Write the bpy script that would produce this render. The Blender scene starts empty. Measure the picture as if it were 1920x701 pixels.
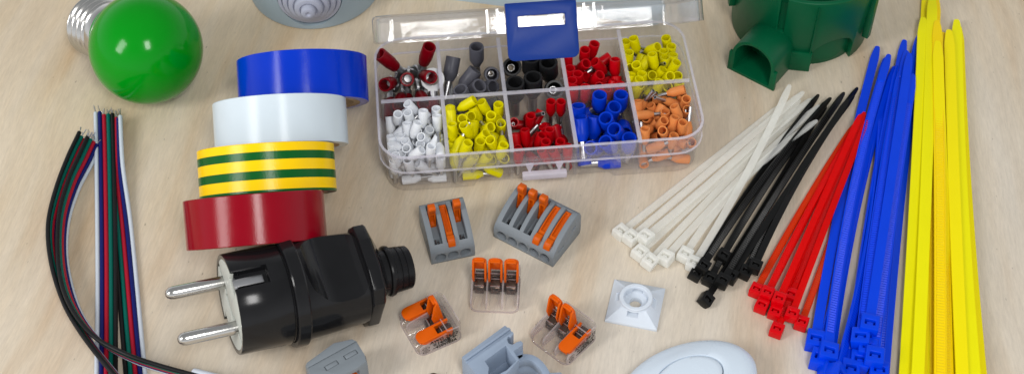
import bpy, bmesh, math, random
from mathutils import Vector, Matrix, Euler, Quaternion
from math import sin, cos, pi, radians as R_

S = 0.001                      # everything below is written in millimetres
sc = bpy.context.scene
rng = random.Random(11)

# ---------------------------------------------------------------- camera
PITCH, DIST, FPX = R_(50.0), 639.0, 2940.0
cam_d = bpy.data.cameras.new('camera')
cam = bpy.data.objects.new('camera', cam_d)
sc.collection.objects.link(cam)
cam.location = (0, -DIST*cos(PITCH)*S, DIST*sin(PITCH)*S)
cam.rotation_euler = (pi/2-PITCH, 0, 0)
cam_d.sensor_width = 36.0
cam_d.lens = FPX/1920*36.0
cam_d.clip_start, cam_d.clip_end = 0.01, 20.0
cam_d.dof.use_dof = True
cam_d.dof.focus_distance = 0.615
cam_d.dof.aperture_fstop = 22.0
sc.camera = cam

# ---------------------------------------------------------------- light
w = bpy.data.worlds.new('World'); sc.world = w; w.use_nodes = True
bg = w.node_tree.nodes['Background']
bg.inputs[1].default_value = 1.0
# a room: pale walls all round, a dimmer ceiling
_tc = w.node_tree.nodes.new('ShaderNodeTexCoord'); _sp = w.node_tree.nodes.new('ShaderNodeSeparateXYZ'); _rp = w.node_tree.nodes.new('ShaderNodeValToRGB')
w.node_tree.links.new(_tc.outputs['Generated'], _sp.inputs[0]); w.node_tree.links.new(_sp.outputs[2], _rp.inputs[0]); w.node_tree.links.new(_rp.outputs[0], bg.inputs[0])
_rp.color_ramp.elements[0].position = 0.16; _rp.color_ramp.elements[0].color = (0.80, 0.82, 0.85, 1)
_rp.color_ramp.elements[1].position = 0.66; _rp.color_ramp.elements[1].color = (0.31, 0.32, 0.33, 1)

def area(name, direction, dist, size, power, col=(1, 1, 1), sy=None):
    d = bpy.data.lights.new(name, 'AREA'); d.energy = power; d.color = col
    d.shape = 'RECTANGLE'; d.size = size; d.size_y = sy or size
    o = bpy.data.objects.new(name, d); sc.collection.objects.link(o)
    v = Vector(direction).normalized()
    o.location = v*dist
    o.rotation_euler = v.to_track_quat('Z', 'Y').to_euler()
    return o
area('softbox_lamp', (-0.69, -0.44, 0.57), 1.15, 0.25, 5.2, (1, 0.985, 0.965), 0.46)
area('ceiling_lamp', (0.16, -0.58, 0.80), 1.25, 0.22, 5.4, (1, 0.985, 0.965), 0.36)

sc.view_settings.view_transform = 'Standard'
sc.view_settings.look = 'None'
sc.view_settings.exposure = 0.22
sc.view_settings.gamma = 1.0
sc.render.film_transparent = False
sc.cycles.max_bounces = 14
sc.cycles.diffuse_bounces = 4
sc.cycles.glossy_bounces = 4
sc.cycles.transmission_bounces = 10
sc.cycles.transparent_max_bounces = 40
sc.cycles.caustics_reflective = False
sc.cycles.caustics_refractive = False
sc.cycles.sample_clamp_indirect = 4.0
try:
    sc.cycles.use_denoising = True
    sc.cycles.denoiser = 'OPENIMAGEDENOISE'
except Exception:
    pass

# a point of the photograph (1920 px wide) carried along its sight line to height z (mm)
def at(px, py, z=0.0):
    a = (px-960.0)/FPX; b = (350.5-py)/FPX
    d = Vector((a, cos(PITCH)+b*sin(PITCH), -sin(PITCH)+b*cos(PITCH)))
    o = Vector((0, -DIST*cos(PITCH), DIST*sin(PITCH)))
    t = (z-o.z)/d.z
    return o+d*t

# ---------------------------------------------------------------- materials
def srgb(r, g, b):
    f = lambda c: (c/255/12.92) if c/255 <= 0.04045 else ((c/255+0.055)/1.055)**2.4
    return (f(r), f(g), f(b))

def new_mat(name):
    m = bpy.data.materials.new(name); m.use_nodes = True
    nt = m.node_tree; nt.nodes.clear()
    out = nt.nodes.new('ShaderNodeOutputMaterial')
    return m, nt, out

def N(nt, t, **kw):
    n = nt.nodes.new(t)
    for k, v in kw.items():
        if k.startswith('i_'):
            n.inputs[k[2:].replace('_', ' ')].default_value = v
        else:
            setattr(n, k, v)
    return n

def plastic(name, col, rough=0.38, bump=0.15, bscale=900.0, sss=0.0, var=0.06, trans=0.0, spec=0.2, metal=0.0, coat=0.0, sheen=0.0):
    m, nt, out = new_mat(name)
    b = N(nt, 'ShaderNodeBsdfPrincipled')
    b.inputs['Roughness'].default_value = rough
    b.inputs['Metallic'].default_value = metal
    b.inputs['Specular IOR Level'].default_value = spec
    if coat: b.inputs['Coat Weight'].default_value = coat; b.inputs['Coat Roughness'].default_value = 0.12
    tc = N(nt, 'ShaderNodeTexCoord')
    nz = N(nt, 'ShaderNodeTexNoise'); nz.inputs['Scale'].default_value = 130.0; nz.inputs['Detail'].default_value = 5.0
    nt.links.new(tc.outputs['Object'], nz.inputs['Vector'])
    mx = N(nt, 'ShaderNodeMix', data_type='RGBA')
    c = Vector(col)
    mx.inputs[6].default_value = (*(c*(1-var)), 1); mx.inputs[7].default_value = (*[min(1, x*(1+var)) for x in c], 1)
    nt.links.new(nz.outputs['Fac'], mx.inputs[0]); nt.links.new(mx.outputs[2], b.inputs['Base Color'])
    mr = N(nt, 'ShaderNodeMapRange'); mr.inputs[3].default_value = max(0.02, rough-0.07); mr.inputs[4].default_value = min(1, rough+0.07)
    nt.links.new(nz.outputs['Fac'], mr.inputs[0]); nt.links.new(mr.outputs[0], b.inputs['Roughness'])
    if sss:
        b.inputs['Subsurface Weight'].default_value = sss
        b.inputs['Subsurface Radius'].default_value = (1, 1, 1); b.inputs['Subsurface Scale'].default_value = 0.0015
    if bump:
        n2 = N(nt, 'ShaderNodeTexNoise'); n2.inputs['Scale'].default_value = bscale; n2.inputs['Detail'].default_value = 3.0
        nt.links.new(tc.outputs['Object'], n2.inputs['Vector'])
        bp = N(nt, 'ShaderNodeBump'); bp.inputs['Strength'].default_value = bump; bp.inputs['Distance'].default_value = 0.0002
        nt.links.new(n2.outputs['Fac'], bp.inputs['Height']); nt.links.new(bp.outputs[0], b.inputs['Normal'])
    nt.links.new(b.outputs[0], out.inputs[0])
    if trans:                                    # light passes through thin walls
        tr = N(nt, 'ShaderNodeBsdfTranslucent'); tr.inputs[0].default_value = (*col, 1)
        ms = N(nt, 'ShaderNodeMixShader'); ms.inputs[0].default_value = trans
        nt.links.new(b.outputs[0], ms.inputs[1]); nt.links.new(tr.outputs[0], ms.inputs[2]); nt.links.new(ms.outputs[0], out.inputs[0])
    return m

def clear(name, tint=(1, 1, 1), haze=0.10, rough=0.08, hazecol=(0.9, 0.9, 0.95), gloss=0.9, bump=0.25, bscale=120.0):
    m, nt, out = new_mat(name)
    tr = N(nt, 'ShaderNodeBsdfTransparent'); tr.inputs[0].default_value = (*tint, 1)
    df = N(nt, 'ShaderNodeBsdfDiffuse'); df.inputs[0].default_value = (*hazecol, 1)
    tl = N(nt, 'ShaderNodeBsdfTranslucent'); tl.inputs[0].default_value = (*hazecol, 1)
    md = N(nt, 'ShaderNodeMixShader'); md.inputs[0].default_value = 0.45
    nt.links.new(df.outputs[0], md.inputs[1]); nt.links.new(tl.outputs[0], md.inputs[2])
    m1 = N(nt, 'ShaderNodeMixShader')
    tc = N(nt, 'ShaderNodeTexCoord')
    nz = N(nt, 'ShaderNodeTexNoise'); nz.inputs['Scale'].default_value = bscale; nz.inputs['Detail'].default_value = 4.0
    nt.links.new(tc.outputs['Object'], nz.inputs['Vector'])
    mr = N(nt, 'ShaderNodeMapRange'); mr.inputs[3].default_value = haze*0.7; mr.inputs[4].default_value = haze*1.3
    nt.links.new(nz.outputs['Fac'], mr.inputs[0])
    # grazing walls look milkier: more material along the sight line
    lw = N(nt, 'ShaderNodeLayerWeight'); lw.inputs[0].default_value = 0.35
    ml = N(nt, 'ShaderNodeMath', operation='MULTIPLY_ADD'); ml.inputs[1].default_value = haze*1.6
    nt.links.new(lw.outputs['Facing'], ml.inputs[0]); nt.links.new(mr.outputs[0], ml.inputs[2])
    nt.links.new(ml.outputs[0], m1.inputs[0])
    nt.links.new(tr.outputs[0], m1.inputs[1]); nt.links.new(md.outputs[0], m1.inputs[2])
    gl = N(nt, 'ShaderNodeBsdfGlossy'); gl.inputs['Roughness'].default_value = rough
    bp = N(nt, 'ShaderNodeBump'); bp.inputs['Strength'].default_value = bump; bp.inputs['Distance'].default_value = 0.0004
    nt.links.new(nz.outputs['Fac'], bp.inputs['Height']); nt.links.new(bp.outputs[0], gl.inputs['Normal'])
    # the same reflectance from both sides of the thin wall
    lf = N(nt, 'ShaderNodeLayerWeight'); lf.inputs[0].default_value = 0.5
    fr = N(nt, 'ShaderNodeMath', operation='POWER'); fr.inputs[1].default_value = 4.5
    nt.links.new(lf.outputs['Facing'], fr.inputs[0])
    fm = N(nt, 'ShaderNodeMath', operation='MULTIPLY_ADD'); fm.inputs[1].default_value = 0.7*gloss; fm.inputs[2].default_value = 0.035*gloss
    nt.links.new(fr.outputs[0], fm.inputs[0])
    m2 = N(nt, 'ShaderNodeMixShader'); nt.links.new(fm.outputs[0], m2.inputs[0])
    nt.links.new(m1.outputs[0], m2.inputs[1]); nt.links.new(gl.outputs[0], m2.inputs[2])
    nt.links.new(m2.outputs[0], out.inputs[0])
    return m

def milky(name, col, opacity=0.6, rough=0.35, gloss=1.0):
    """nylon: part diffuse, part translucent, part see-through"""
    m, nt, out = new_mat(name)
    b = N(nt, 'ShaderNodeBsdfPrincipled'); b.inputs['Base Color'].default_value = (*col, 1); b.inputs['Roughness'].default_value = rough; b.inputs['Specular IOR Level'].default_value = 0.3
    tl = N(nt, 'ShaderNodeBsdfTranslucent'); tl.inputs[0].default_value = (*col, 1)
    md = N(nt, 'ShaderNodeMixShader'); md.inputs[0].default_value = 0.4
    nt.links.new(b.outputs[0], md.inputs[1]); nt.links.new(tl.outputs[0], md.inputs[2])
    tr = N(nt, 'ShaderNodeBsdfTransparent'); tr.inputs[0].default_value = (*[0.45+0.55*c for c in col], 1)
    m2 = N(nt, 'ShaderNodeMixShader')
    tc = N(nt, 'ShaderNodeTexCoord'); nz = N(nt, 'ShaderNodeTexNoise'); nz.inputs['Scale'].default_value = 160.0
    nt.links.new(tc.outputs['Object'], nz.inputs['Vector'])
    mr = N(nt, 'ShaderNodeMapRange'); mr.inputs[3].default_value = max(0, opacity-0.12); mr.inputs[4].default_value = min(1, opacity+0.12)
    nt.links.new(nz.outputs['Fac'], mr.inputs[0]); nt.links.new(mr.outputs[0], m2.inputs[0])
    nt.links.new(tr.outputs[0], m2.inputs[1]); nt.links.new(md.outputs[0], m2.inputs[2])
    nt.links.new(m2.outputs[0], out.inputs[0])
    return m

def metal(name, col, rough=0.22, bump=0.1):
    return plastic(name, col, rough, bump, 1500.0, metal=1.0, var=0.08)

def wood():
    m, nt, out = new_mat('birch_wood')
    b = N(nt, 'ShaderNodeBsdfPrincipled'); b.inputs['Roughness'].default_value = 0.62; b.inputs['Specular IOR Level'].default_value = 0.3
    tc = N(nt, 'ShaderNodeTexCoord')
    # the grain leans on the left and straightens towards the right: bend the coordinates
    wz = N(nt, 'ShaderNodeTexNoise'); wz.inputs['Scale'].default_value = 3.5; wz.inputs['Detail'].default_value = 1.0
    nt.links.new(tc.outputs['Object'], wz.inputs['Vector'])
    sx = N(nt, 'ShaderNodeSeparateXYZ'); nt.links.new(tc.outputs['Object'], sx.inputs[0])
    lean = N(nt, 'ShaderNodeMapRange'); lean.inputs[1].default_value = -0.25; lean.inputs[2].default_value = 0.2
    lean.inputs[3].default_value = -0.26; lean.inputs[4].default_value = 0.02
    nt.links.new(sx.outputs[0], lean.inputs[0])
    ly = N(nt, 'ShaderNodeMath', operation='MULTIPLY'); nt.links.new(lean.outputs[0], ly.inputs[0]); nt.links.new(sx.outputs[1], ly.inputs[1])
    wb = N(nt, 'ShaderNodeMath', operation='MULTIPLY_ADD'); wb.inputs[1].default_value = 0.05
    nt.links.new(wz.outputs['Fac'], wb.inputs[0]); nt.links.new(ly.outputs[0], wb.inputs[2])
    ax = N(nt, 'ShaderNodeMath', operation='ADD'); nt.links.new(sx.outputs[0], ax.inputs[0]); nt.links.new(wb.outputs[0], ax.inputs[1])
    cx = N(nt, 'ShaderNodeCombineXYZ'); nt.links.new(ax.outputs[0], cx.inputs[0]); nt.links.new(sx.outputs[1], cx.inputs[1])
    def stretched(sx_, sy_, det, scale=1.0, rough=0.6):
        mp = N(nt, 'ShaderNodeMapping'); mp.inputs['Scale'].default_value = (sx_, sy_, 1)
        nt.links.new(cx.outputs[0], mp.inputs[0])
        n = N(nt, 'ShaderNodeTexNoise'); n.inputs['Scale'].default_value = scale; n.inputs['Detail'].default_value = det; n.inputs['Roughness'].default_value = rough
        nt.links.new(mp.outputs[0], n.inputs['Vector']); return n
    broad = stretched(38, 4.5, 3.0)
    mid = stretched(170, 14, 3.0)
    fine = stretched(1150, 130, 4.0, rough=0.75)
    blotch = N(nt, 'ShaderNodeTexNoise'); blotch.inputs['Scale'].default_value = 11.0; blotch.inputs['Detail'].default_value = 3.0
    nt.links.new(tc.outputs['Object'], blotch.inputs['Vector'])
    r1 = N(nt, 'ShaderNodeValToRGB'); cr = r1.color_ramp
    cr.elements[0].position = 0.33; cr.elements[0].color = (*srgb(202, 173, 134), 1)
    cr.elements[1].position = 0.66; cr.elements[1].color = (*srgb(218, 203, 180), 1)
    e = cr.elements.new(0.48); e.color = (*srgb(213, 194, 165), 1)
    nt.links.new(broad.outputs['Fac'], r1.inputs[0])
    def mul(a, fac_node, lo, hi, p0=0.3, p1=0.7):
        mr = N(nt, 'ShaderNodeMapRange'); mr.inputs[1].default_value = p0; mr.inputs[2].default_value = p1
        mr.inputs[3].default_value = lo; mr.inputs[4].default_value = hi
        nt.links.new(fac_node.outputs['Fac'], mr.inputs[0])
        vm = N(nt, 'ShaderNodeVectorMath', operation='SCALE'); nt.links.new(a, vm.inputs[0]); nt.links.new(mr.outputs[0], vm.inputs['Scale'])
        return vm.outputs[0]
    c = mul(r1.outputs[0], mid, 0.87, 0.95)
    c = mul(c, fine, 0.89, 1.09)
    c = mul(c, blotch, 0.95, 1.04)
    # the board greys towards the right and the near side
    g1 = N(nt, 'ShaderNodeMath', operation='MULTIPLY_ADD'); g1.inputs[1].default_value = 1.5; g1.inputs[2].default_value = 0.55
    nt.links.new(sx.outputs[0], g1.inputs[0])
    gr = N(nt, 'ShaderNodeMath', operation='MULTIPLY_ADD', use_clamp=True); gr.inputs[1].default_value = -4.5
    nt.links.new(sx.outputs[1], gr.inputs[0]); nt.links.new(g1.outputs[0], gr.inputs[2])
    hs = N(nt, 'ShaderNodeHueSaturation'); hs.inputs['Saturation'].default_value = 0.66; hs.inputs['Value'].default_value = 1.05
    nt.links.new(c, hs.inputs['Color']); nt.links.new(gr.outputs[0], hs.inputs['Fac'])
    # a few little dark flecks
    fl = stretched(820, 330, 0.0)
    fm = N(nt, 'ShaderNodeMapRange'); fm.inputs[1].default_value = 0.835; fm.inputs[2].default_value = 0.90; fm.inputs[3].default_value = 1.0; fm.inputs[4].default_value = 0.6
    nt.links.new(fl.outputs['Fac'], fm.inputs[0])
    vs = N(nt, 'ShaderNodeVectorMath', operation='SCALE'); nt.links.new(hs.outputs[0], vs.inputs[0]); nt.links.new(fm.outputs[0], vs.inputs['Scale'])
    nt.links.new(vs.outputs[0], b.inputs['Base Color'])
    bp = N(nt, 'ShaderNodeBump'); bp.inputs['Strength'].default_value = 0.25; bp.inputs['Distance'].default_value = 0.0003
    nt.links.new(fine.outputs['Fac'], bp.inputs['Height']); nt.links.new(bp.outputs[0], b.inputs['Normal'])
    nt.links.new(b.outputs[0], out.inputs[0])
    return m

M = {}
M['wood'] = wood()
M['bulb_green'] = plastic('green_glass', srgb(0, 136, 20), 0.13, 0.02, var=0.03, spec=0.2)
M['nickel'] = metal('nickel_plate', (0.56, 0.55, 0.53), 0.20, 0.05)
M['tin'] = metal('tinned_copper', (0.52, 0.52, 0.53), 0.34, 0.05)
M['grey_box'] = plastic('pale_grey_plastic', srgb(152, 168, 178), 0.45, 0.1)
M['grey_rubber'] = plastic('grey_rubber', srgb(168, 172, 188), 0.5, 0.1)
M['grey_plate'] = plastic('grey_plate_plastic', srgb(166, 182, 192), 0.4, 0.1)
M['dark_gap'] = plastic('dark_gap', (0.02, 0.02, 0.022), 0.6, 0)
M['tray'] = clear('frosted_polypropylene', (0.998, 0.996, 0.998), 0.055, 0.10, (0.96, 0.94, 1.0), 0.9)
M['divider'] = clear('frosted_divider', (0.997, 0.995, 0.998), 0.038, 0.10, (0.98, 0.97, 1.0), 0.6)
M['lid'] = clear('clear_lid', (0.994, 0.994, 0.996), 0.07, 0.06, (1.0, 1.0, 1.0), 1.6, 0.35, 60.0)
M['latch_blue'] = plastic('latch_blue', srgb(0, 44, 122), 0.42, 0.15)
M['rim'] = milky('milky_rim', (0.93, 0.92, 0.98), 0.42, 0.18)
M['edge'] = milky('painted_edge_highlight', (0.90, 0.85, 0.85), 0.30, 0.1)  # milky colour standing in for bright edge highlights of the clear housings
M['catch'] = milky('milky_catch', (0.86, 0.83, 0.9), 0.75)
M['tape_blue'] = plastic('blue_vinyl', srgb(0, 50, 184), 0.15, 0.13, 1400, var=0.04)
M['tape_white'] = plastic('white_vinyl', srgb(204, 216, 224), 0.20, 0.12, 1400, var=0.03)
M['tape_red'] = plastic('red_vinyl', srgb(134, 0, 22), 0.18, 0.12, 1400, var=0.04)
M['tape_yellow'] = plastic('yellow_vinyl', srgb(250, 204, 0), 0.24, 0.25, 1400, var=0.03)
M['tape_green'] = plastic('green_vinyl', srgb(0, 88, 30), 0.24, 0.25, 1400, var=0.04)
M['cardboard'] = plastic('cardboard', srgb(168, 140, 108), 0.85, 0.5, 700)
M['glue'] = plastic('tape_edge', srgb(96, 82, 66), 0.6, 0.4, 900)
M['black'] = plastic('black_bakelite', (0.009, 0.009, 0.010), 0.15, 0.04, 300, var=0.2, spec=0.24)
M['black_soft'] = plastic('black_rubber', (0.010, 0.010, 0.011), 0.27, 0.12, 400, var=0.2)
M['pale_insert'] = plastic('pale_insert', srgb(186, 189, 182), 0.45, 0.1)
M['lever_grey'] = plastic('lever_block_grey', srgb(124, 131, 137), 0.46, 0.35, 1200, var=0.05)
M['hole_grey'] = plastic('steel_clamp', (0.16, 0.16, 0.165), 0.35, 0, metal=0.8)
M['orange'] = plastic('orange_lever', srgb(210, 88, 0), 0.38, 0.15, 900, var=0.03)
M['orange_dark'] = plastic('burnt_orange_lever', srgb(200, 86, 2), 0.42, 0.2, 900, var=0.05)
M['housing'] = clear('clear_polycarbonate', (0.993, 0.986, 0.984), 0.026, 0.04, (0.98, 0.92, 0.92), 1.1, 0.12, 300)
M['clamp'] = plastic('brown_spring_steel', (0.10, 0.065, 0.05), 0.25, 0.1, metal=0.85, var=0.25)
M['print'] = plastic('black_print', (0.012, 0.010, 0.010), 0.5, 0)
M['clip_blue'] = plastic('grey_blue_clip', srgb(142, 156, 175), 0.45, 0.15)
M['mount'] = plastic('white_nylon', srgb(208, 216, 226), 0.42, 0.1, sss=0.25)
M['white_cap'] = plastic('white_gloss', srgb(206, 218, 230), 0.28, 0.03, var=0.015)
M['green_box'] = plastic('green_plastic', srgb(0, 82, 50), 0.36, 0.12, 350, var=0.08)
M['brown'] = plastic('dark_brown', (0.05, 0.025, 0.01), 0.35, 0.1)
M['tie_clear'] = milky('natural_nylon', (0.97, 0.97, 0.94), 0.55)
M['head_clear'] = milky('natural_nylon_head', (0.97, 0.97, 0.94), 0.78)
M['tie_black'] = plastic('black_nylon', (0.006, 0.006, 0.006), 0.36, 0.25, 900, var=0.2)
M['tie_red'] = milky('red_nylon', (0.90, 0.0, 0.0), 0.85, 0.3)
M['tie_orange'] = milky('orange_red_nylon', (0.86, 0.055, 0.0), 0.8, 0.3)
M['head_red'] = plastic('red_nylon_head', (0.62, 0.0, 0.004), 0.22, 0.2, 900, sss=0.2)
M['tie_blue'] = plastic('blue_nylon', srgb(0, 68, 232), 0.36, 0.2, 900, trans=0.15)
M['tie_yellow'] = plastic('yellow_nylon', srgb(255, 238, 0), 0.40, 0.15, 900, trans=0.12, var=0.02)
M['tie_lemon'] = plastic('lemon_nylon', srgb(246, 240, 0), 0.40, 0.15, 900, trans=0.12, var=0.02)
M['tie_gold'] = plastic('golden_nylon', srgb(255, 222, 0), 0.40, 0.15, 900, trans=0.12, var=0.02)
for k, c in dict(black=(0.010, 0.010, 0.011), green=srgb(0, 96, 84), red=srgb(168, 22, 46), blue=srgb(18, 28, 98), white=srgb(196, 204, 214)).items():
    M['wire_'+k] = plastic('wire_'+k, c, 0.42, 0.2, 700)
M['sleeve'] = plastic('white_sleeve', srgb(214, 220, 232), 0.45, 0.15)
for k, c in dict(white=srgb(240, 243, 248), yellow=srgb(232, 222, 0), red_small=srgb(186, 0, 14), red=srgb(196, 0, 18), blue=srgb(0, 56, 196),
                 orange=srgb(228, 142, 78), grey=srgb(84, 84, 92), black=(0.011, 0.011, 0.012), ring=srgb(130, 0, 18)).items():
    M['f_'+k] = plastic('collar_'+k, c, 0.36, 0.12, 900, trans=0.0 if k in ('black', 'grey') else 0.12)

# ---------------------------------------------------------------- mesh helpers (mm)
def add_prism(bm, pts, z0, z1, Mx=None):
    Mx = Mx or Matrix()
    a = [bm.verts.new(Mx @ Vector((x, y, z0))) for x, y in pts]
    b = [bm.verts.new(Mx @ Vector((x, y, z1))) for x, y in pts]
    n = len(pts)
    bm.faces.new(a[::-1]); bm.faces.new(b)
    for i in range(n):
        j = (i+1) % n
        bm.faces.new((a[i], a[j], b[j], b[i]))

def add_box(bm, c, s, Mx=None):
    x, y, z = c; a, b, d = s[0]/2, s[1]/2, s[2]/2
    add_prism(bm, [(x-a, y-b), (x+a, y-b), (x+a, y+b), (x-a, y+b)], z-d, z+d, Mx)

def add_loft(bm, loops, cap0=True, cap1=True, closed=False, Mx=None):
    Mx = Mx or Matrix()
    rows = [[bm.verts.new(Mx @ Vector(p)) for p in lp] for lp in loops]
    n = len(rows[0]); m = len(rows)
    for r in range(m if closed else m-1):
        A, B = rows[r], rows[(r+1) % m]
        for i in range(n):
            j = (i+1) % n
            bm.faces.new((A[i], A[j], B[j], B[i]))
    if not closed:
        if cap0: bm.faces.new(rows[0][::-1])
        if cap1: bm.faces.new(rows[-1])

def add_lathe(bm, prof, seg=40, Mx=None, closed=False, squash=(1, 1)):
    """prof: (radius, height along z)"""
    loops = [[(r*cos(2*pi*i/seg)*squash[0], r*sin(2*pi*i/seg)*squash[1], z) for i in range(seg)] for r, z in prof]
    add_loft(bm, loops, prof[0][0] > 1e-6 and not closed, prof[-1][0] > 1e-6 and not closed, closed, Mx)

def smooth_path(pts, n):
    """Catmull-Rom through pts (tuples of any length), n samples"""
    P = [Vector(p) for p in pts]
    P = [P[0]*2-P[1]]+P+[P[-1]*2-P[-2]]
    out = []
    segs = len(P)-3
    for k in range(n):
        u = k/(n-1)*segs; i = min(int(u), segs-1); t = u-i
        a, b, c, d = P[i], P[i+1], P[i+2], P[i+3]
        out.append(0.5*((2*b)+(c-a)*t+(2*a-5*b+4*c-d)*t*t+(3*b-a-3*c+d)*t**3))
    return out

def add_tube(bm, path, r, seg=8, cap=True):
    loops = []
    prev = None
    for i, p in enumerate(path):
        t = (path[min(i+1, len(path)-1)]-path[max(i-1, 0)]).normalized()
        if prev is None:
            a = Vector((0, 0, 1)) if abs(t.z) < 0.9 else Vector((1, 0, 0))
            u = t.cross(a).normalized()
        else:
            u = (prev-t*prev.dot(t)).normalized()
        prev = u
        v = t.cross(u)
        rr = r[i] if isinstance(r, (list, tuple)) else r
        loops.append([p+u*rr*cos(2*pi*k/seg)+v*rr*sin(2*pi*k/seg) for k in range(seg)])
    add_loft(bm, loops, cap, cap)

def rrect(wd, dp, r, z, n=5, xs=(), push=0.0):
    """rounded rectangle loop; xs adds points on the front edge, pushed inwards between the inner two"""
    pts = []
    for cxs, cys, a0 in ((1, 1, 0), (-1, 1, pi/2), (-1, -1, pi)):
        for k in range(n+1):
            a = a0+pi/2*k/n
            pts.append((cxs*(wd/2-r)+r*cos(a), cys*(dp/2-r)+r*sin(a), z))
    for i, x in enumerate(xs):
        pts.append((x, -dp/2+(push if 0 < i < len(xs)-1 else 0), z))
    for k in range(n+1):
        a = 1.5*pi+pi/2*k/n
        pts.append((wd/2-r+r*cos(a), -(dp/2-r)+r*sin(a), z))
    return pts

def to_mesh(name, bm, mat, bevel=0.0, seg=2, angle=35.0, sharp=38.0, scale=True):
    bmesh.ops.remove_doubles(bm, verts=bm.verts, dist=1e-4)
    bmesh.ops.recalc_face_normals(bm, faces=bm.faces)
    if bevel > 0:
        es = [e for e in bm.edges if len(e.link_faces) == 2 and e.calc_face_angle(0) > R_(angle)]
        if es:
            bmesh.ops.bevel(bm, geom=es, offset=bevel, segments=seg, profile=0.5, affect='EDGES', clamp_overlap=True)
    me = bpy.data.meshes.new(name)
    if scale: bmesh.ops.scale(bm, vec=(S, S, S), verts=bm.verts)
    bm.to_mesh(me); bm.free()
    if mat is not None:
        for mm in (mat if isinstance(mat, (list, tuple)) else [mat]): me.materials.append(mm)
    me.shade_smooth()
    me.set_sharp_from_angle(angle=R_(sharp))
    return me

def part(name, bm, mat, parent=None, bevel=0.0, seg=2, angle=35.0, sharp=38.0, label=None):
    me = bm if isinstance(bm, bpy.types.Mesh) else to_mesh(name, bm, mat, bevel, seg, angle, sharp)
    o = bpy.data.objects.new(name, me); sc.collection.objects.link(o)
    if parent is not None: o.parent = parent
    if label: o['label'] = label
    return o

def boolean(bm, cutters, op='DIFFERENCE', solver='EXACT'):
    bmesh.ops.recalc_face_normals(bm, faces=bm.faces)
    me = bpy.data.meshes.new('b'); bm.to_mesh(me); bm.free()
    ob = bpy.data.objects.new('b', me); sc.collection.objects.link(ob)
    tmp = [ob]
    for c in cutters:
        bmesh.ops.recalc_face_normals(c, faces=c.faces)
        mc = bpy.data.meshes.new('c'); c.to_mesh(mc); c.free()
        oc = bpy.data.objects.new('c', mc); sc.collection.objects.link(oc); tmp.append(oc)
        md = ob.modifiers.new('b', 'BOOLEAN'); md.object = oc; md.operation = op; md.solver = solver
    bpy.context.view_layer.update()
    dg = bpy.context.evaluated_depsgraph_get()
    out = bmesh.new(); out.from_mesh(ob.evaluated_get(dg).to_mesh())
    for o in tmp:
        d = o.data; bpy.data.objects.remove(o); bpy.data.meshes.remove(d)
    return out

def tag(o, label, cat, group=None):
    o['label'] = label; o['category'] = cat
    if group: o['group'] = group
    return o

def thing(name, label, cat, loc=(0, 0, 0), rz=0.0, group=None, rot=None):
    o = bpy.data.objects.new(name, None); sc.collection.objects.link(o)
    o.empty_display_size = 0.005
    o.location = Vector(loc)*S
    if rot is not None:
        o.rotation_mode = 'QUATERNION'; o.rotation_quaternion = rot
    else:
        o.rotation_euler = (0, 0, rz)
    return tag(o, label, cat, group)

def new(): return bmesh.new()
def RX(a): return Matrix.Rotation(a, 4, 'X')
def RY(a): return Matrix.Rotation(a, 4, 'Y')
def RZ(a): return Matrix.Rotation(a, 4, 'Z')
def T(x, y, z): return Matrix.Translation((x, y, z))

# ---------------------------------------------------------------- the surface
bm = new(); add_box(bm, (0, 100, -9), (2200, 1800, 18))
o = part('tabletop', bm, M['wood'], None, 0); o['kind'] = 'structure'

# ---------------------------------------------------------------- green light bulb
def build_bulb():
    c = at(274, 91, 23.5)
    yaw, tilt = R_(139), R_(-15)
    d = Vector((cos(yaw)*cos(tilt), sin(yaw)*cos(tilt), sin(tilt)))
    t = thing('light_bulb', 'round green light bulb lying on its side with silver screw base', 'light bulb', c, rot=d.to_track_quat('Z', 'Y'))
    prof = [(23.5*sin(a), -23.5*cos(a)) for a in [pi*k/40*0.775 for k in range(41)]]
    prof += [(14.6, 18.6), (13.9, 19.4), (13.5, 21.0), (13.3, 22.2), (0.0, 22.2)]
    bm = new(); add_lathe(bm, prof, 72); part('globe', bm, M['bulb_green'], t, sharp=60)
    bm = new()
    pr = [(0, 21.8), (13.2, 21.8), (13.3, 22.0), (13.2, 26.0)]
    for k in range(61):
        z = 26.0+k*0.24
        pr.append((12.75-0.75*cos(2*pi*(z-26.0)/3.6), z))
    pr += [(11.5, 41.4), (9.0, 43.4), (0, 43.5)]
    add_lathe(bm, pr, 64); part('screw_base', bm, M['nickel'], t, sharp=70)
    bm = new(); add_lathe(bm, [(0, 43.45), (8.2, 43.45), (5, 46.5), (0, 46.5)], 32); part('insulator', bm, M['black'], t)
    bm = new(); add_lathe(bm, [(0, 46.4), (4.6, 46.4), (3.6, 47.8), (0, 48)], 32); part('contact', bm, M['tin'], t)
build_bulb()

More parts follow.
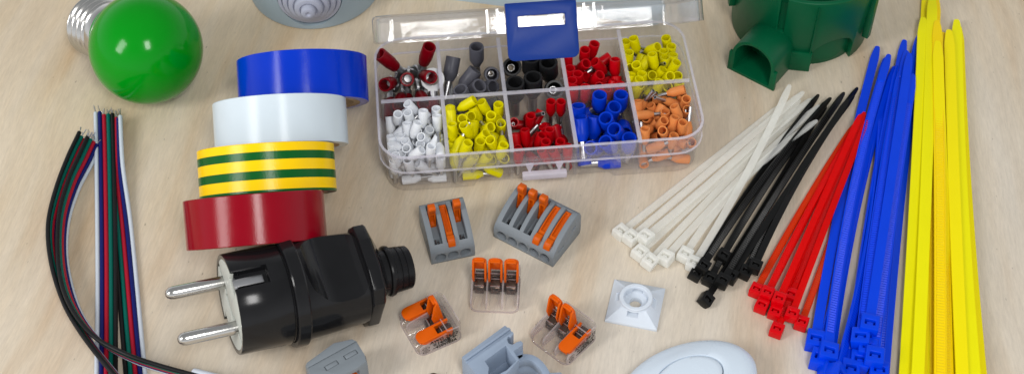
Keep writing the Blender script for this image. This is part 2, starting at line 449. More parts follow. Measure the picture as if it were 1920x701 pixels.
# ---------------------------------------------------------------- round grey box with stepped grommet
def build_round_box():
    c = at(582, 57); c.y += 30
    t = thing('round_junction_box', 'round pale grey junction box with stepped conical rubber grommet in its wall', 'junction box', c, R_(2))
    bm = new()
    add_lathe(bm, [(0, 0), (29.3, 0), (30.0, 0.8), (30.4, 26), (31.6, 26.4), (31.9, 38), (30.2, 38), (29.0, 37.2), (28.8, 2), (0, 2)], 96)
    cut = new(); add_lathe(cut, [(0, -10), (14.4, -10), (14.4, 10), (0, 10)], 48, T(0, -30, 17) @ RX(pi/2))
    part('box_body', boolean(bm, [cut]), M['grey_box'], t, sharp=30)
    bm = new()
    pr = [(0, -3), (13.9, -3), (13.9, 0.6), (13.5, 1.4), (12.2, 1.5), (11.9, 0.7), (11.6, 0.7), (11.5, 2.8), (11.0, 3.3), (9.6, 3.4), (9.2, 2.7), (8.9, 2.7), (8.8, 5.0), (8.3, 5.5), (6.9, 5.6), (6.5, 4.9), (6.2, 4.9),
          (6.1, 7.2), (5.5, 7.8), (3.9, 7.9), (3.5, 7.2), (3.25, 7.2), (3.1, 9.8), (2.6, 10.4), (1.2, 10.4), (0.8, 9.8), (0, 9.7)]
    add_lathe(bm, pr, 64, T(0, -27.5, 17) @ RX(pi/2)); part('grommet', bm, M['grey_rubber'], t, sharp=55)
    bm = new(); add_box(bm, (25.0, -18.6, 15), (1.6, 1.2, 0.8), ); part('mould_burr', bm, M['grey_box'], t, 0.2)
build_round_box()

# ---------------------------------------------------------------- grey plate behind the organiser
def build_plate():
    a, b = at(845, 0), at(1241, 50)
    u = (b-a); L = u.length; yaw = math.atan2(u.y, u.x)
    n = Vector((-sin(yaw), cos(yaw), 0))
    c = (a+b)/2+n*40
    t = thing('junction_box_cover', 'flat pale grey junction box cover lying behind the clear organiser', 'cover', c, yaw)
    lx = L+26
    bm = new()
    loops = [rrect(lx, 80, 5, 0), rrect(lx, 80, 5, 5.5), rrect(lx-1, 79, 4.6, 6.4), rrect(lx-3, 77, 4, 7.0), rrect(lx-12, 68, 3, 7.3)]
    add_loft(bm, [[(x-13, y, z) for x, y, z in l] for l in loops]); part('cover_plate', bm, M['grey_plate'], t, sharp=50)
    for sx in (-1, 1):
        for sy in (-1, 1):
            bm = new(); add_lathe(bm, [(0, 7.1), (3.6, 7.1), (3.6, 8.0), (3.0, 8.4), (0, 8.4)], 24, T(-13+sx*(lx/2-10), sy*31, 0)); part('screw_cap', bm, M['grey_plate'], t)
build_plate()

# ---------------------------------------------------------------- clear organiser
BOXC = Vector((9.9, 34.8, 0)); BOXYAW = R_(5.48)
BOXM = T(*BOXC) @ RZ(BOXYAW)
def build_box():
    t = thing('organiser_box', 'clear plastic ten-compartment organiser with half-open lid and blue latch', 'organiser', BOXC, BOXYAW)
    W_, D_ = 130.4, 66.6
    xs = (-29, -27, -9, 9, 27, 29)
    P_ = lambda w_, d_, r_, z_, ps=0.0: rrect(w_, d_, r_, z_, 6, xs, ps)
    L = [P_(W_-4.0, D_-3.6, 8.6, 0, 2.2), P_(W_-3.0, D_-2.6, 9, 0.5, 2.2), P_(W_-2.7, D_-2.4, 9.2, 1.2, 2.2), P_(W_-1.8, D_-1.7, 10, 12.2, 2.2), P_(W_-0.6, D_-0.6, 10.8, 12.8, 0.6),
         P_(W_, D_, 11, 13.2), P_(W_+1.4, D_+1.4, 11.6, 21.4), P_(W_+1.2, D_+1.2, 11.5, 22.0), P_(W_-0.9, D_-0.9, 10.6, 22.0), P_(W_-1.1, D_-1.1, 10.5, 21.6),
         P_(W_-2.4, D_-2.4, 10, 13.4), P_(W_-3.2, D_-3.2, 9.6, 12.6, 0.6), P_(W_-4.6, D_-4.6, 9.0, 11.8, 2.4), P_(W_-6.4, D_-6.4, 8.4, 1.6, 2.4), P_(W_-7.4, D_-7.4, 8, 1.1, 2.4)]
    bm = new(); add_loft(bm, L); part('tray', bm, M['tray'], t, sharp=32)
    bm = new(); add_loft(bm, [P_(W_+1.2, D_+1.2, 11.5, 22.03), P_(W_+1.0, D_+1.0, 11.4, 22.5), P_(W_-0.7, D_-0.7, 10.7, 22.5), P_(W_-0.9, D_-0.9, 10.6, 22.03)], closed=True); part('rim', bm, M['rim'], t, sharp=30)
    bm = new(); add_loft(bm, [P_(W_+1.55, D_+1.55, 11.6, 13.1), P_(W_+1.55, D_+1.55, 11.6, 13.7), P_(W_+0.3, D_+0.3, 11, 13.7), P_(W_+0.3, D_+0.3, 11, 13.1)], closed=True); part('rim', bm, M['rim'], t, sharp=30)
    bm = new(); add_box(bm, (0, 0, 10.3), (W_-3.4, 1.1, 18.2)); dv = part('divider', bm, M['divider'], t)
    bm = new(); add_box(bm, (0, 0, 19.9), (W_-2.6, 1.6, 0.8)); part('top_edge', bm, M['rim'], dv, 0.15)
    for k in range(4):
        x = -38.7+25.8*k
        for s in (-1, 1):
            bm = new(); add_box(bm, (x, s*16.0, 10.3), (1.1, 30.4, 18.2)); dv = part('divider', bm, M['divider'], t)
            bm = new(); add_box(bm, (x, s*16.55, 19.9), (1.6, 31.3, 0.78)); part('top_edge', bm, M['rim'], dv, 0.15)
    # hook tabs and catch of the front wall
    for s in (-1, 1):
        bm = new()
        pr = [(-5.4, 0), (5.4, 0), (4.9, -4.2), (3.6, -8.4), (1.4, -10.8), (-1.6, -10.8), (-3.4, -8.2), (-4.6, -4.0)]
        add_prism(bm, [(x*s, y) for x, y in pr], 0, 1.0, T(s*31.5, -33.8, 22.3) @ RX(pi/2)); part('hook_tab', bm, M['tray'], t, 0.3)
    bm = new(); add_box(bm, (0, -34.4, 7.2), (18, 2.6, 3.0)); part('catch', bm, M['catch'], t, 0.4)
    for s in (-1, 1):
        bm = new(); add_prism(bm, [(-1.6, 12.4), (1.6, 12.4), (0, 7.6)], 0, 1.2, T(s*6.0, -32.2, 0) @ RX(pi/2)); part('catch_rib', bm, M['catch'], t)
    # lid, hinged on the back rim, standing half open
    TH = R_(45.4)
    H = T(0, 35.0, 22.4) @ RX(-TH)
    lw, ld = 128.0, 68.0
    def q(w_, d_, r_, z_): return [(x, y-ld/2, z) for x, y, z in rrect(w_, d_, r_, z_, 6)]
    L = [q(lw+1.2, ld+1.2, 11, -3.0), q(lw+0.8, ld+0.8, 11, 5.6), q(lw-0.2, ld-0.2, 10.6, 6.6), q(lw-2.4, ld-2.4, 9.8, 7.0),
         q(lw-3.4, ld-3.4, 9.4, 5.8), q(lw-2.0, ld-2.0, 10, 5.2), q(lw-1.4, ld-1.4, 10.3, -3.0)]
    bm = new()
    add_loft(bm, L[:4], False, True, Mx=H); add_loft(bm, [L[6], L[5], L[4]], False, True, Mx=H); add_loft(bm, [L[0], L[6]], False, False, Mx=H)
    lid = part('lid', bm, M['lid'], t, sharp=32)
    for x in (-20.5, -16.6, 16.6, 20.5):
        bm = new(); add_box(bm, (x, -ld-0.9, 2.0), (0.9, 1.2, 9.0), H); part('lid_rib', bm, M['lid'], lid)
    # blue latch hanging from the lid's free edge
    bm = new()
    n = 6; r = 2.6; x1 = 13.6; y0, y1 = 7.6, -13.8
    pts = [(-x1, y0), (-x1, y1+r)]+[(-x1+r-r*cos(pi/2*k/n), y1+r-r*sin(pi/2*k/n)) for k in range(1, n+1)]
    pts += [(x1-r+r*sin(pi/2*k/n), y1+r-r*cos(pi/2*k/n)) for k in range(n+1)]+[(x1, y0)]
    add_prism(bm, pts, 0, 2.0)
    cut = new(); add_box(cut, (0, 1.0, 1), (18.0, 4.2, 6))
    bm = boolean(bm, [cut])
    add_box(bm, (0, -1.6, -0.7), (18.6, 1.2, 2.2)); add_box(bm, (0, y0-0.3, -0.2), (x1*2, 1.8, 3.0))
    bmesh.ops.transform(bm, matrix=H @ T(0, -ld-1.4, 0) @ RX(pi/2), verts=bm.verts)
    part('latch', bm, M['latch_blue'], t, 0.35)
build_box()

# ---------------------------------------------------------------- ferrules in the compartments
KD = dict(white=(2.0, 7.6, 0.8, 6.0), yellow=(2.15, 8.4, 0.8, 6.2), red_small=(2.05, 8.0, 0.85, 6.0), blue=(3.05, 9.2, 1.55, 7.0), orange=(2.0, 7.6, 0.8, 6.0),
          grey=(3.15, 10.5, 1.5, 8.0), black=(3.95, 11.0, 1.9, 8.0), red=(2.3, 8.5, 1.15, 6.5), ring=(2.9, 11.0, 2.0, 6.0))
LAB = dict(white=('small white insulated ferrule lying in the front compartment beside the yellow ones', 'white ferrules in the organiser'),
           red_small=('small red insulated ferrule lying in the front compartment between yellow and blue ones', 'red ferrules in the front compartment'),
           blue=('thick blue insulated ferrule lying in the front compartment of the organiser', 'blue ferrules in the organiser'),
           orange=('small orange insulated ferrule lying in the front corner compartment of the organiser', 'orange ferrules in the organiser'),
           grey=('thick grey insulated ferrule lying in the back compartment of the organiser', 'grey ferrules in the organiser'),
           black=('thick black insulated ferrule lying in the compartment behind the blue latch', 'black ferrules in the organiser'),
           red=('bright red insulated ferrule lying in the back compartment behind the blue ferrules', 'red ferrules in the back compartment'),
           ring=('dark red insulated ring terminal lying in the back corner compartment', 'dark red ring terminals in the organiser'))
LABY = {0: ('yellow insulated ferrule lying in the front compartment beside the white ones', 'yellow ferrules in the front compartment'),
        1: ('yellow insulated ferrule lying in the back corner compartment behind the orange ones', 'yellow ferrules in the back corner compartment')}
FME = {}
def ferrule_meshes(k):
    if k in FME: return FME[k]
    r, l, pr, pl = KD[k]; g = 16 if r < 2.3 else 24
    ri = r*0.74
    bm = new()
    add_lathe(bm, [(r*0.97, -l), (r, -l+0.3), (r, -l*0.34), (r*0.93, -l*0.25), (pr+0.45, -0.5), (pr+0.3, 0), (pr*0.8, 0), (pr*0.8, -l*0.3), (ri, -l*0.45), (ri*1.02, -l)], g, closed=True)
    a = to_mesh('collar', bm, M['f_'+k], sharp=50)
    bm = new()
    if k == 'ring':
        add_lathe(bm, [(pr, -2), (pr, 3.0), (0, 3.0), (0, -2)], g)
        m2 = T(0, 0, 8.2) @ RX(pi/2)
        add_lathe(bm, [(2.6, -0.5), (4.9, -0.5), (4.9, 0.5), (2.6, 0.5)], 32, m2, closed=True)
        add_prism(bm, [(-1.7, 1.5), (1.7, 1.5), (2.4, 4.6), (-2.4, 4.6)], -0.48, 0.48, RX(pi/2))
    else:
        add_lathe(bm, [(pr, -l*0.28), (pr, pl), (pr*0.72, pl), (pr*0.72, -l*0.28)], g if g > 16 else 12, closed=True)
    b = to_mesh('tube', bm, M['tin'], sharp=50)
    FME[k] = (a, b); return FME[k]
def place_ferrule(k, row, pos, quat, label=None):
    lab, grp = LABY[row] if k == 'yellow' else LAB[k]
    mat = BOXM @ T(*pos) @ Quaternion(quat).to_matrix().to_4x4()
    if label: grp = None
    t = thing('ring_terminal' if k == 'ring' else 'ferrule', label or lab, 'ring terminal' if k == 'ring' else 'ferrule', mat.translation, rot=mat.to_quaternion(), group=grp)
    a, b = ferrule_meshes(k)
    part('collar', a, None, t); part('ring_tongue' if k == 'ring' else 'tube', b, None, t)

# ---------------------------------------------------------------- tape rolls
def build_tape(px, py, yaw, elev, label, mats, kind):
    Rr, Wd = 26.4, 18.6
    cz = sin(elev)*Wd/2+cos(elev)*Rr+0.05
    c = at(px, py, cz)
    ax = Vector((-sin(yaw)*cos(elev), cos(yaw)*cos(elev), sin(elev)))
    t = thing('tape_roll', label, 'tape', c, rot=ax.to_track_quat('Z', 'Y'), group='insulating tape rolls leaning on each other')
    h = Wd/2; ri = Rr-3.6
    if kind == 'plain':
        bm = new(); add_lathe(bm, [(ri, -h), (Rr-0.25, -h), (Rr, -h+0.25), (Rr, h-0.25), (Rr-0.25, h), (ri, h)], 128, closed=True)
        # loose end of the wound tape
        a0 = rng.uniform(-1.9, -1.3)
        add_loft(bm, [[((Rr+d)*cos(a0+0.02*k), (Rr+d)*sin(a0+0.02*k), z) for d, z in ((-0.1, -h+0.1), (0.16, -h+0.1), (0.16, h-0.1), (-0.1, h-0.1))] for k in range(14)])
        part('tape_winding', bm, mats[0], t, sharp=30)
    else:
        bm = new()
        edges = [-9.3, -8.2, -4.6, -1.2, 2.3, 5.8, 9.3]; e0 = edges[0]
        edges = [-9.3, -8.3, -4.3, -1.1, 2.9, 6.0, 9.3]
        loops = [(ri, -h)]
        # one winding with printed stripes
        pr = [(ri, -h), (Rr-0.25, -h), (Rr, -h+0.25)]+[(Rr, z) for z in edges[1:-1]]+[(Rr, h-0.25), (Rr-0.25, h), (ri, h)]
        add_lathe(bm, pr, 128, closed=True)
        cols = {0: 1, 1: 0, 2: 1, 3: 0, 4: 1, 5: 0}
        for f in bm.faces:
            z = f.calc_center_median().z
            for i in range(6):
                if edges[i] <= z <= edges[i+1]:
                    f.material_index = cols[i]
            rad = f.calc_center_median().xy.length
            if rad < Rr-1.0: f.material_index = 2
        part('tape_winding', bm, [mats[0], mats[1], M['glue']], t, sharp=30)
    bm = new()
    add_lathe(bm, [(ri-2.6, -h-0.1), (ri-0.02, -h-0.1), (ri-0.02, h+0.1), (ri-2.6, h+0.1)], 96, closed=True); part('cardboard_core', bm, M['cardboard'], t)
EL = R_(37.5)
build_tape(479, 413, R_(6.3), R_(38.5), 'dark red insulating tape roll, the one leaning on the black plug', [M['tape_red']], 'plain')
build_tape(501, 322, R_(5.2), R_(37.5), 'yellow insulating tape roll with two green stripes, leaning between red and white rolls', [M['tape_yellow'], M['tape_green']], 'stripe')
build_tape(526.5, 234, R_(4.8), R_(37), 'plain white insulating tape roll leaning in front of the blue roll', [M['tape_white']], 'plain')
build_tape(568, 154, R_(4.2), R_(36), 'blue insulating tape roll at the back of the leaning row', [M['tape_blue']], 'plain')

# ---------------------------------------------------------------- black mains plug
def build_plug():
    al, ta, ph = R_(21.5), R_(-8.5), R_(10.7)
    X = Vector((cos(al)*cos(ta), sin(al)*cos(ta), sin(ta)))
    Hh = Vector((-sin(al), cos(al), 0)); V = X.cross(Hh)
    Y = Hh*cos(ph)+V*sin(ph); Z = -Hh*sin(ph)+V*cos(ph)
    m = Matrix((X, Y, Z)).transposed()
    c = at(430, 571, 24.4)
    t = thing('mains_plug', 'black two-pin mains plug lying on its side with pale face', 'plug', c, rot=m.to_quaternion())
    A = RY(pi/2)     # lathe z -> local x
    # front cup and flange
    bm = new(); add_lathe(bm, [(0, 1.6), (16.6, 1.6), (17.0, 0.2), (18.5, 0), (18.7, 0.4), (18.9, 20.6), (0, 20.6)], 72, A)
    c1 = new(); add_box(c1, (5.5, 0, 17.5), (17, 7.4, 6.4)); add_box(c1, (5.5, 0, -17.5), (17, 7.4, 6.4))
    c2 = new(); add_box(c2, (11.5, -18.6, -7.5), (13, 5, 4.4), RX(0))
    part('front_cup', boolean(bm, [c1, c2]), M['black'], t, 0.3, 2, 40)
    bm = new(); add_lathe(bm, [(0, 20.7), (18.2, 20.7), (18.4, 21.2), (20.3, 21.5), (20.6, 22.0), (20.6, 26.2), (20.2, 26.8), (18.9, 27.0), (0, 27.0)], 72, A)
    part('flange', bm, M['black'], t, sharp=30)
    # grip body: round with two scooped flats
    bm = new(); add_lathe(bm, [(0, 27.1), (18.9, 27.1), (18.4, 34), (17.6, 46), (17.2, 51.8), (0, 51.8)], 80, A)
    cuts = []
    for s in (1, -1):
        k = new()
        pts = [(27.6, 25*s), (27.6, 18.6*s), (29.5, 16.2*s), (32.0, 14.4*s), (35.5, 12.2*s), (40, 11.2*s), (46, 11.0*s), (49, 11.6*s), (51.0, 13.2*s), (51.9, 15.2*s), (52.4, 25*s)]
        add_prism(k, pts, -25, 25, RX(pi/2)); cuts.append(k)
    part('grip_body', boolean(bm, cuts), M['black'], t, 0.0, sharp=26)
    # shoulder with bevelled corners
    bm = new()
    pts8 = [(y*0.955, z*0.955) for y, z in [(-17.6, 8.5), (-14.5, 15.2), (-6.5, 17.6), (6.5, 17.6), (14.5, 15.2), (17.6, 8.5), (17.6, -8.5), (14.5, -15.2), (6.5, -17.6), (-6.5, -17.6), (-14.5, -15.2), (-17.6, -8.5)]]
    lp = lambda x, f: [(x, y*f, z*f) for y, z in pts8]
    add_loft(bm, [lp(51.9, 0.97), lp(52.3, 1.0), lp(56.4, 1.0), lp(57.2, 0.96), lp(60.6, 0.56), lp(60.9, 0.5)])
    part('shoulder', bm, M['black'], t, 0.45, 3, 14, sharp=30)
    bm = new(); add_lathe(bm, [(0, 60.7), (8.7, 60.7), (8.6, 63.0), (9.5, 63.4), (9.8, 64.2), (9.5, 65.4), (8.8, 65.8), (8.7, 67.4), (8.3, 67.6), (8.3, 68.0), (8.6, 68.2), (8.5, 69.8), (8.1, 70.0), (8.1, 70.4), (8.4, 70.6), (8.2, 72.8), (7.6, 73.4), (6.2, 73.6), (5.8, 71), (0, 71)], 48, A)
    for a in range(3):
        pass
    part('strain_relief', bm, M['black_soft'], t, sharp=35)
    # pale face with stepped joint
    bm = new(); add_lathe(bm, [(0, 0.2), (16.9, 0.2), (16.9, 3.0), (0, 3.0)], 64, A)
    k = new(); add_prism(k, [(-2.2, -20), (0.2, -20), (0.2, -6), (2.6, -6), (2.6, 5), (0.6, 5), (0.6, 20), (-2.2, 20), (-2.2, 5), (-0.4, 2), (-0.4, -5), (-2.2, -6)], -1, 1.3, RY(pi/2) @ RZ(0))
    k2 = new(); add_box(k2, (2, 0, 15.6), (8, 7.6, 6)); add_box(k2, (2, 0, -15.6), (8, 7.6, 6))
    part('face_plate', boolean(bm, [k, k2]), M['pale_insert'], t, 0.15)
    for s in (-1, 1):
        bm = new(); add_lathe(bm, [(0, 2), (2.5, 2), (2.5, -18.2), (2.2, -19.7), (1.4, -20.8), (0.6, -21.2), (0, -21.2)], 32, T(0, s*9.5, 0) @ A); part('pin', bm, M['nickel'], t, sharp=60)
        bm = new(); add_box(bm, (6.0, 0, s*15.2), (11, 3.2, 0.7)); add_box(bm, (1.2, 0, s*14.7), (1.0, 4.4, 1.6)); part('earth_clip', bm, M['tin'], t, 0.15)
    for o in t.children:
        if o.name.split('.')[0] in ('front_cup', 'flange', 'grip_body', 'shoulder', 'strain_relief'): o.scale = (0.945, 1, 1)
build_plug()

# ---------------------------------------------------------------- ribbon cables
WC = ['black', 'green', 'red', 'blue', 'white']
def build_ribbon(pts, order, label, strands=True):
    """pts: (px, py, z, angle): centre line; angle 0 = wires side by side flat, first wire on travel-left"""
    ctl = []
    for px, py, z, a in pts:
        p = at(px, py, z); ctl.append((p.x, p.y, p.z, a))
    n = max(60, len(pts)*12)
    path = [Vector(v) for v in smooth_path_n(ctl, n)]
    t = thing('ribbon_cable', label, 'cable', (path[0][0], path[0][1], 0))
    org = Vector((path[0][0], path[0][1], 0))
    C_ = [Vector(v[:3])-org for v in path]; Ang = [v[3] for v in path]
    pitch, r = 1.74, 0.88
    for k, name in enumerate(order):
        off = (2-k)*pitch
        line = []
        st = rng.randint(0, 1)
        for i in range(n):
            tg = (C_[min(i+1, n-1)]-C_[max(i-1, 0)]); tg.z = 0; tg.normalize()
            left = Vector((-tg.y, tg.x, 0))
            a = Ang[i]
            line.append(C_[i]+left*off*cos(a)+Vector((0, 0, 1))*off*sin(a))
        line = line[st:]
        bm = new(); add_tube(bm, line, r, 10); wv = part('wire', bm, M['wire_'+name], t, sharp=60, label=name+' insulated core')
        if strands:
            d = (line[0]-line[2]).normalized()
            bm = new()
            for q in range(3):
                j = Vector((rng.uniform(-1, 1), rng.uniform(-1, 1), rng.uniform(-0.2, 1)))*0.35
                e = line[0]+d*rng.uniform(2.0, 4.0)+j*3
                add_tube(bm, [line[0]-d*0.5+j*0.4, line[0]+d*1.2+j*0.6, e], 0.16, 5)
            part('bare_strand', bm, M['tin'], wv)
def smooth_path_n(ctl, n):
    P = [list(p) for p in ctl]
    P = [[2*a-b for a, b in zip(P[0], P[1])]]+P+[[2*a-b for a, b in zip(P[-1], P[-2])]]
    out = []; segs = len(P)-3
    for k in range(n):
        u = k/(n-1)*segs; i = min(int(u), segs-1); t = u-i
        out.append([0.5*((2*b)+(c-a)*t+(2*a-5*b+4*c-d)*t*t+(3*b-a-3*c+d)*t**3) for a, b, c, d in zip(P[i], P[i+1], P[i+2], P[i+3])])
    return out
# travel is from the loose ends downwards in the photo: travel-left is image-right
build_ribbon([(218, 222, 2.6, 0.9), (219, 300, 2.4, 0.75), (221, 345, 1.6, 0.5), (230, 430, 1.0, 0.12), (240, 540, 0.9, 0), (253, 690, 0.9, 0), (262, 790, 0.9, 0), (270, 900, 0.9, 0)], WC[::-1],
             'straight five-core ribbon cable fanning towards the right, white core outermost beside the plug pins')
build_ribbon([(195, 210, 2.9, 0.0), (197, 300, 2.9, 0), (199, 420, 2.8, 0), (200, 540, 2.5, 0.06), (199, 690, 2.2, 0.05), (198, 790, 2.2, 0), (196, 900, 2.2, 0)], WC,
             'straight upright five-core ribbon cable lying over the fanned one, black core on its plug side')
build_ribbon([(160, 258, 4.8, 2.15), (137, 305, 4.8, 2.05), (113, 365, 4.9, 1.9), (98, 430, 4.9, 1.83), (104, 500, 4.9, 1.85), (129, 574, 5.0, 1.95), (163, 634, 7.4, 1.9), (210, 694, 7.6, 1.9), (262, 752, 6, 1.9), (320, 812, 5, 1.9)], WC,
             'outer curved five-core ribbon cable bending past the lower left')
build_ribbon([(177, 264, 4.6, 2.25), (160, 300, 4.8, 2.15), (138, 345, 4.9, 1.95), (120, 405, 4.9, 1.86), (116, 470, 4.9, 1.86), (125, 535, 6.4, 2.0), (147, 590, 7.6, 1.95), (184, 636, 8.2, 1.9), (240, 668, 8.2, 1.85), (300, 689, 6.4, 1.85), (372, 709, 4.8, 1.85), (420, 722, 4.6, 1.9)], WC,
             'inner curved five-core ribbon cable that ends in a white sleeve')
def build_sleeve():
    a, b = at(362, 706, 4.6), at(432, 722, 4.6)
    d = b-a
    t = thing('cable_sleeve', 'white heat-shrink sleeve on the end of the curved ribbon cable', 'sleeve', a, rot=d.to_track_quat('Z', 'Y'))
    bm = new(); add_lathe(bm, [(2.6, 0), (3.0, 0), (3.1, 0.6), (3.0, 10.5), (2.6, 13), (2.7, 15), (2.2, 16), (2.6, 0.2)], 28, closed=True, squash=(1.0, 1.25)); part('tubing', bm, M['sleeve'], t, sharp=50)
    bm = new(); add_box(bm, (0, 0, 17), (5, 5.4, 4)); part('end_tab', bm, M['sleeve'], t, 0.5)
build_sleeve()

# ---------------------------------------------------------------- grey lever connectors
PROF = [(-10.3, 0), (-10.6, 1.0), (-10.4, 5.6), (-9.6, 7.2), (-7.0, 9.5), (-3.5, 11.6), (0.5, 13.2), (4.5, 14.2), (7.6, 14.3), (9.2, 13.2), (10.2, 10.5), (10.4, 2), (9.6, 0)]
def yz(x): return T(x, 0, 0) @ Matrix(((0, 0, 1, 0), (1, 0, 0, 0), (0, 1, 0, 0), (0, 0, 0, 1)))   # (y, z, x) prism frame
def build_lever_connector(front_px, yaw, states, label, group, tilt):
    n = len(states); pitch = 5.0; wd = n*pitch+2.6
    f = at(*front_px); c = f+Vector((-sin(yaw)*10.3, cos(yaw)*10.3, 0))
    t = thing('lever_connector', label, 'connector', c, yaw, group)
    bm = new(); add_prism(bm, PROF, -wd/2, wd/2, yz(0))
    xs = [(i-(n-1)/2)*pitch for i in range(n)]
    k1, k2, k3 = new(), new(), new()
    for x in xs:
        add_prism(k1, [(-7.9, 6.4), (-6.6, 5.6), (-2, 6.6), (3, 7.6), (7.7, 8.6), (7.7, 20), (-7.9, 20)], -1.65, 1.65, yz(x))
        add_lathe(k2, [(0, -6), (1.9, -6), (2.15, -0.6), (2.35, 0.4), (2.35, 3), (0, 3)], 24, T(x, -10.4, 3.4) @ RX(pi/2))
        add_box(k3, (x, -4.6, 6.0), (2.0, 2.2, 3.4))
    for s in (-1, 1):
        add_box(k3, (s*wd/2, -4.5, 5.2), (1.0, 4.0, 1.0)); add_box(k3, (s*wd/2, 4.8, 8.4), (1.0, 3.2, 1.0))
    bm = boolean(bm, [k1, k2, k3])
    part('housing', bm, M['lever_grey'], t, 0.28, 2, 40)
    for x, op in zip(xs, states):
        bm = new(); add_box(bm, (x-0.45, -4.6, 5.4), (0.45, 1.8, 1.6)); add_box(bm, (x+0.5, -4.9, 5.2), (0.35, 1.2, 1.4)); part('clamp', bm, M['hole_grey'], t)
        if op:
            m_ = T(x, 4.4, 7.6) @ RX(R_(tilt)) @ Matrix.Diagonal((1, 1, 0.84, 1))
            bm = new()
            # lever swung up: wide foot, waist, finger pad
            add_prism(bm, [(-2.6, -0.2), (2.6, 0.2), (2.4, 4.0), (1.2, 9.2), (1.3, 10.0), (1.6, 10.8), (1.5, 13.8), (-0.6, 14.4), (-1.5, 13.4), (-1.3, 10.4), (-0.9, 9.6), (-1.5, 5)], -1.4, 1.4, m_ @ yz(0))
            k = new(); add_prism(k, [(-4.2, 1.6), (-1.0, 1.6), (-0.2, 5), (-0.1, 8.2), (-3, 8.2)], -0.72, 0.72, m_ @ yz(0))
            bm = boolean(bm, [k])
            part('lever', bm, M['orange_dark'], t, 0.22, 2, 30)
        else:
            bm = new()
            add_prism(bm, [(-9.9, 7.7), (-9.4, 9.3), (-8.2, 10.5), (-6.2, 10.6), (-5.4, 10.0), (-2.6, 11.2), (1.2, 12.5), (4.8, 13.2), (7.3, 13.3), (7.3, 10.6), (3, 9.6), (-2, 8.2), (-6.6, 7.0), (-8.0, 7.0)], -1.42, 1.42, yz(x))
            k = new(); add_prism(k, [(-4.2, 9.6), (6.6, 12.4), (6.6, 15), (-4.2, 15)], -0.8, 0.8, yz(x))
            bm = boolean(bm, [k])
            part('lever', bm, M['orange_dark'], t, 0.22, 2, 30)
    return t
build_lever_connector((850, 487), R_(15), [1, 0, 1], 'small grey three-way lever connector with outer orange levers raised', None, 9)
build_lever_connector((981, 472), R_(-33), [1, 1, 1, 0, 0], 'wide grey five-way lever connector with three orange levers raised', None, 1)

def build_side_connector():
    # a third one, tipped on its cheek so that the other cheek with its two slits looks up
    H = 15.0
    top = [(571.5, 680), (625, 641), (661, 633), (669.5, 637), (685.5, 663), (688.5, 676), (668, 692), (640, 704), (604, 722), (586, 720)]
    w3 = [at(x, y, H) for x, y in top]
    c = Vector((sum(p.x for p in w3)/len(w3), sum(p.y for p in w3)/len(w3), 0))
    t = thing('lever_connector', 'grey lever connector tipped on its cheek, two slits in its upper face', 'connector', c)
    pts = [(p.x-c.x, p.y-c.y) for p in w3]
    def inset(k): return [(x*k, y*k) for x, y in pts]
    bm = new(); add_loft(bm, [[(x, y, z) for x, y in inset(k)] for k, z in ((0.97, 0), (1.0, 1.0), (1.0, 9), (1.0, 13.0), (0.95, H), )])
    def loc(px, py): p = at(px, py, H); return (p.x-c.x, p.y-c.y)
    a, b = loc(578, 689), loc(671, 638)
    u = Vector((b[0]-a[0], b[1]-a[1])); yaw = math.atan2(u.y, u.x); mid = ((a[0]+b[0])/2, (a[1]+b[1])/2)
    k = new(); add_box(k, (0, 0, 0), (u.length+8, 0.28, 1.4), T(mid[0], mid[1], H) @ RZ(yaw))
    k2 = new()
    tabs = []
    for s in ((606.5, 690), (620.5, 683)), ((646.5, 666.5), (667, 657.5)):
        p, q_ = loc(*s[0]), loc(*s[1])
    for px, py in ((621.5, 684), (657.5, 664)):
        p = loc(px, py)
        add_box(k2, (0, 0, 0), (5.4, 2.1, 1.6), T(p[0], p[1], H) @ RZ(yaw)); tabs.append(p)
    # wire holes and lever slots in the wall facing the viewer
    nrm = yaw-pi/2
    k3 = new()
    for q in (-1, 0, 1):
        p = loc(664, 690)
        add_box(k3, (0, 0, 0), (3.2, 7, 3.2), T(p[0], p[1], 7.5+q*4.4) @ RZ(yaw+0.1))
    bm = boolean(bm, [k, k2, k3])
    part('housing', bm, M['lever_grey'], t, 0.22, 2, 40)
    for p in tabs:
        bm = new(); add_box(bm, (0, 0, 0), (4.6, 1.7, 1.2), T(p[0], p[1], H-0.55) @ RZ(yaw)); part('snap_tab', bm, M['lever_grey'], t, 0.15)
    p = loc(655, 692)
    for q in (0, 1):
        bm = new(); add_box(bm, (0, 0, 0), (7, 6.0, 2.8), T(p[0]-1.0, p[1]+0.2, 4.4+q*4.6) @ RZ(yaw+0.1)); part('lever', bm, M['orange_dark'], t, 0.3)
build_side_connector()

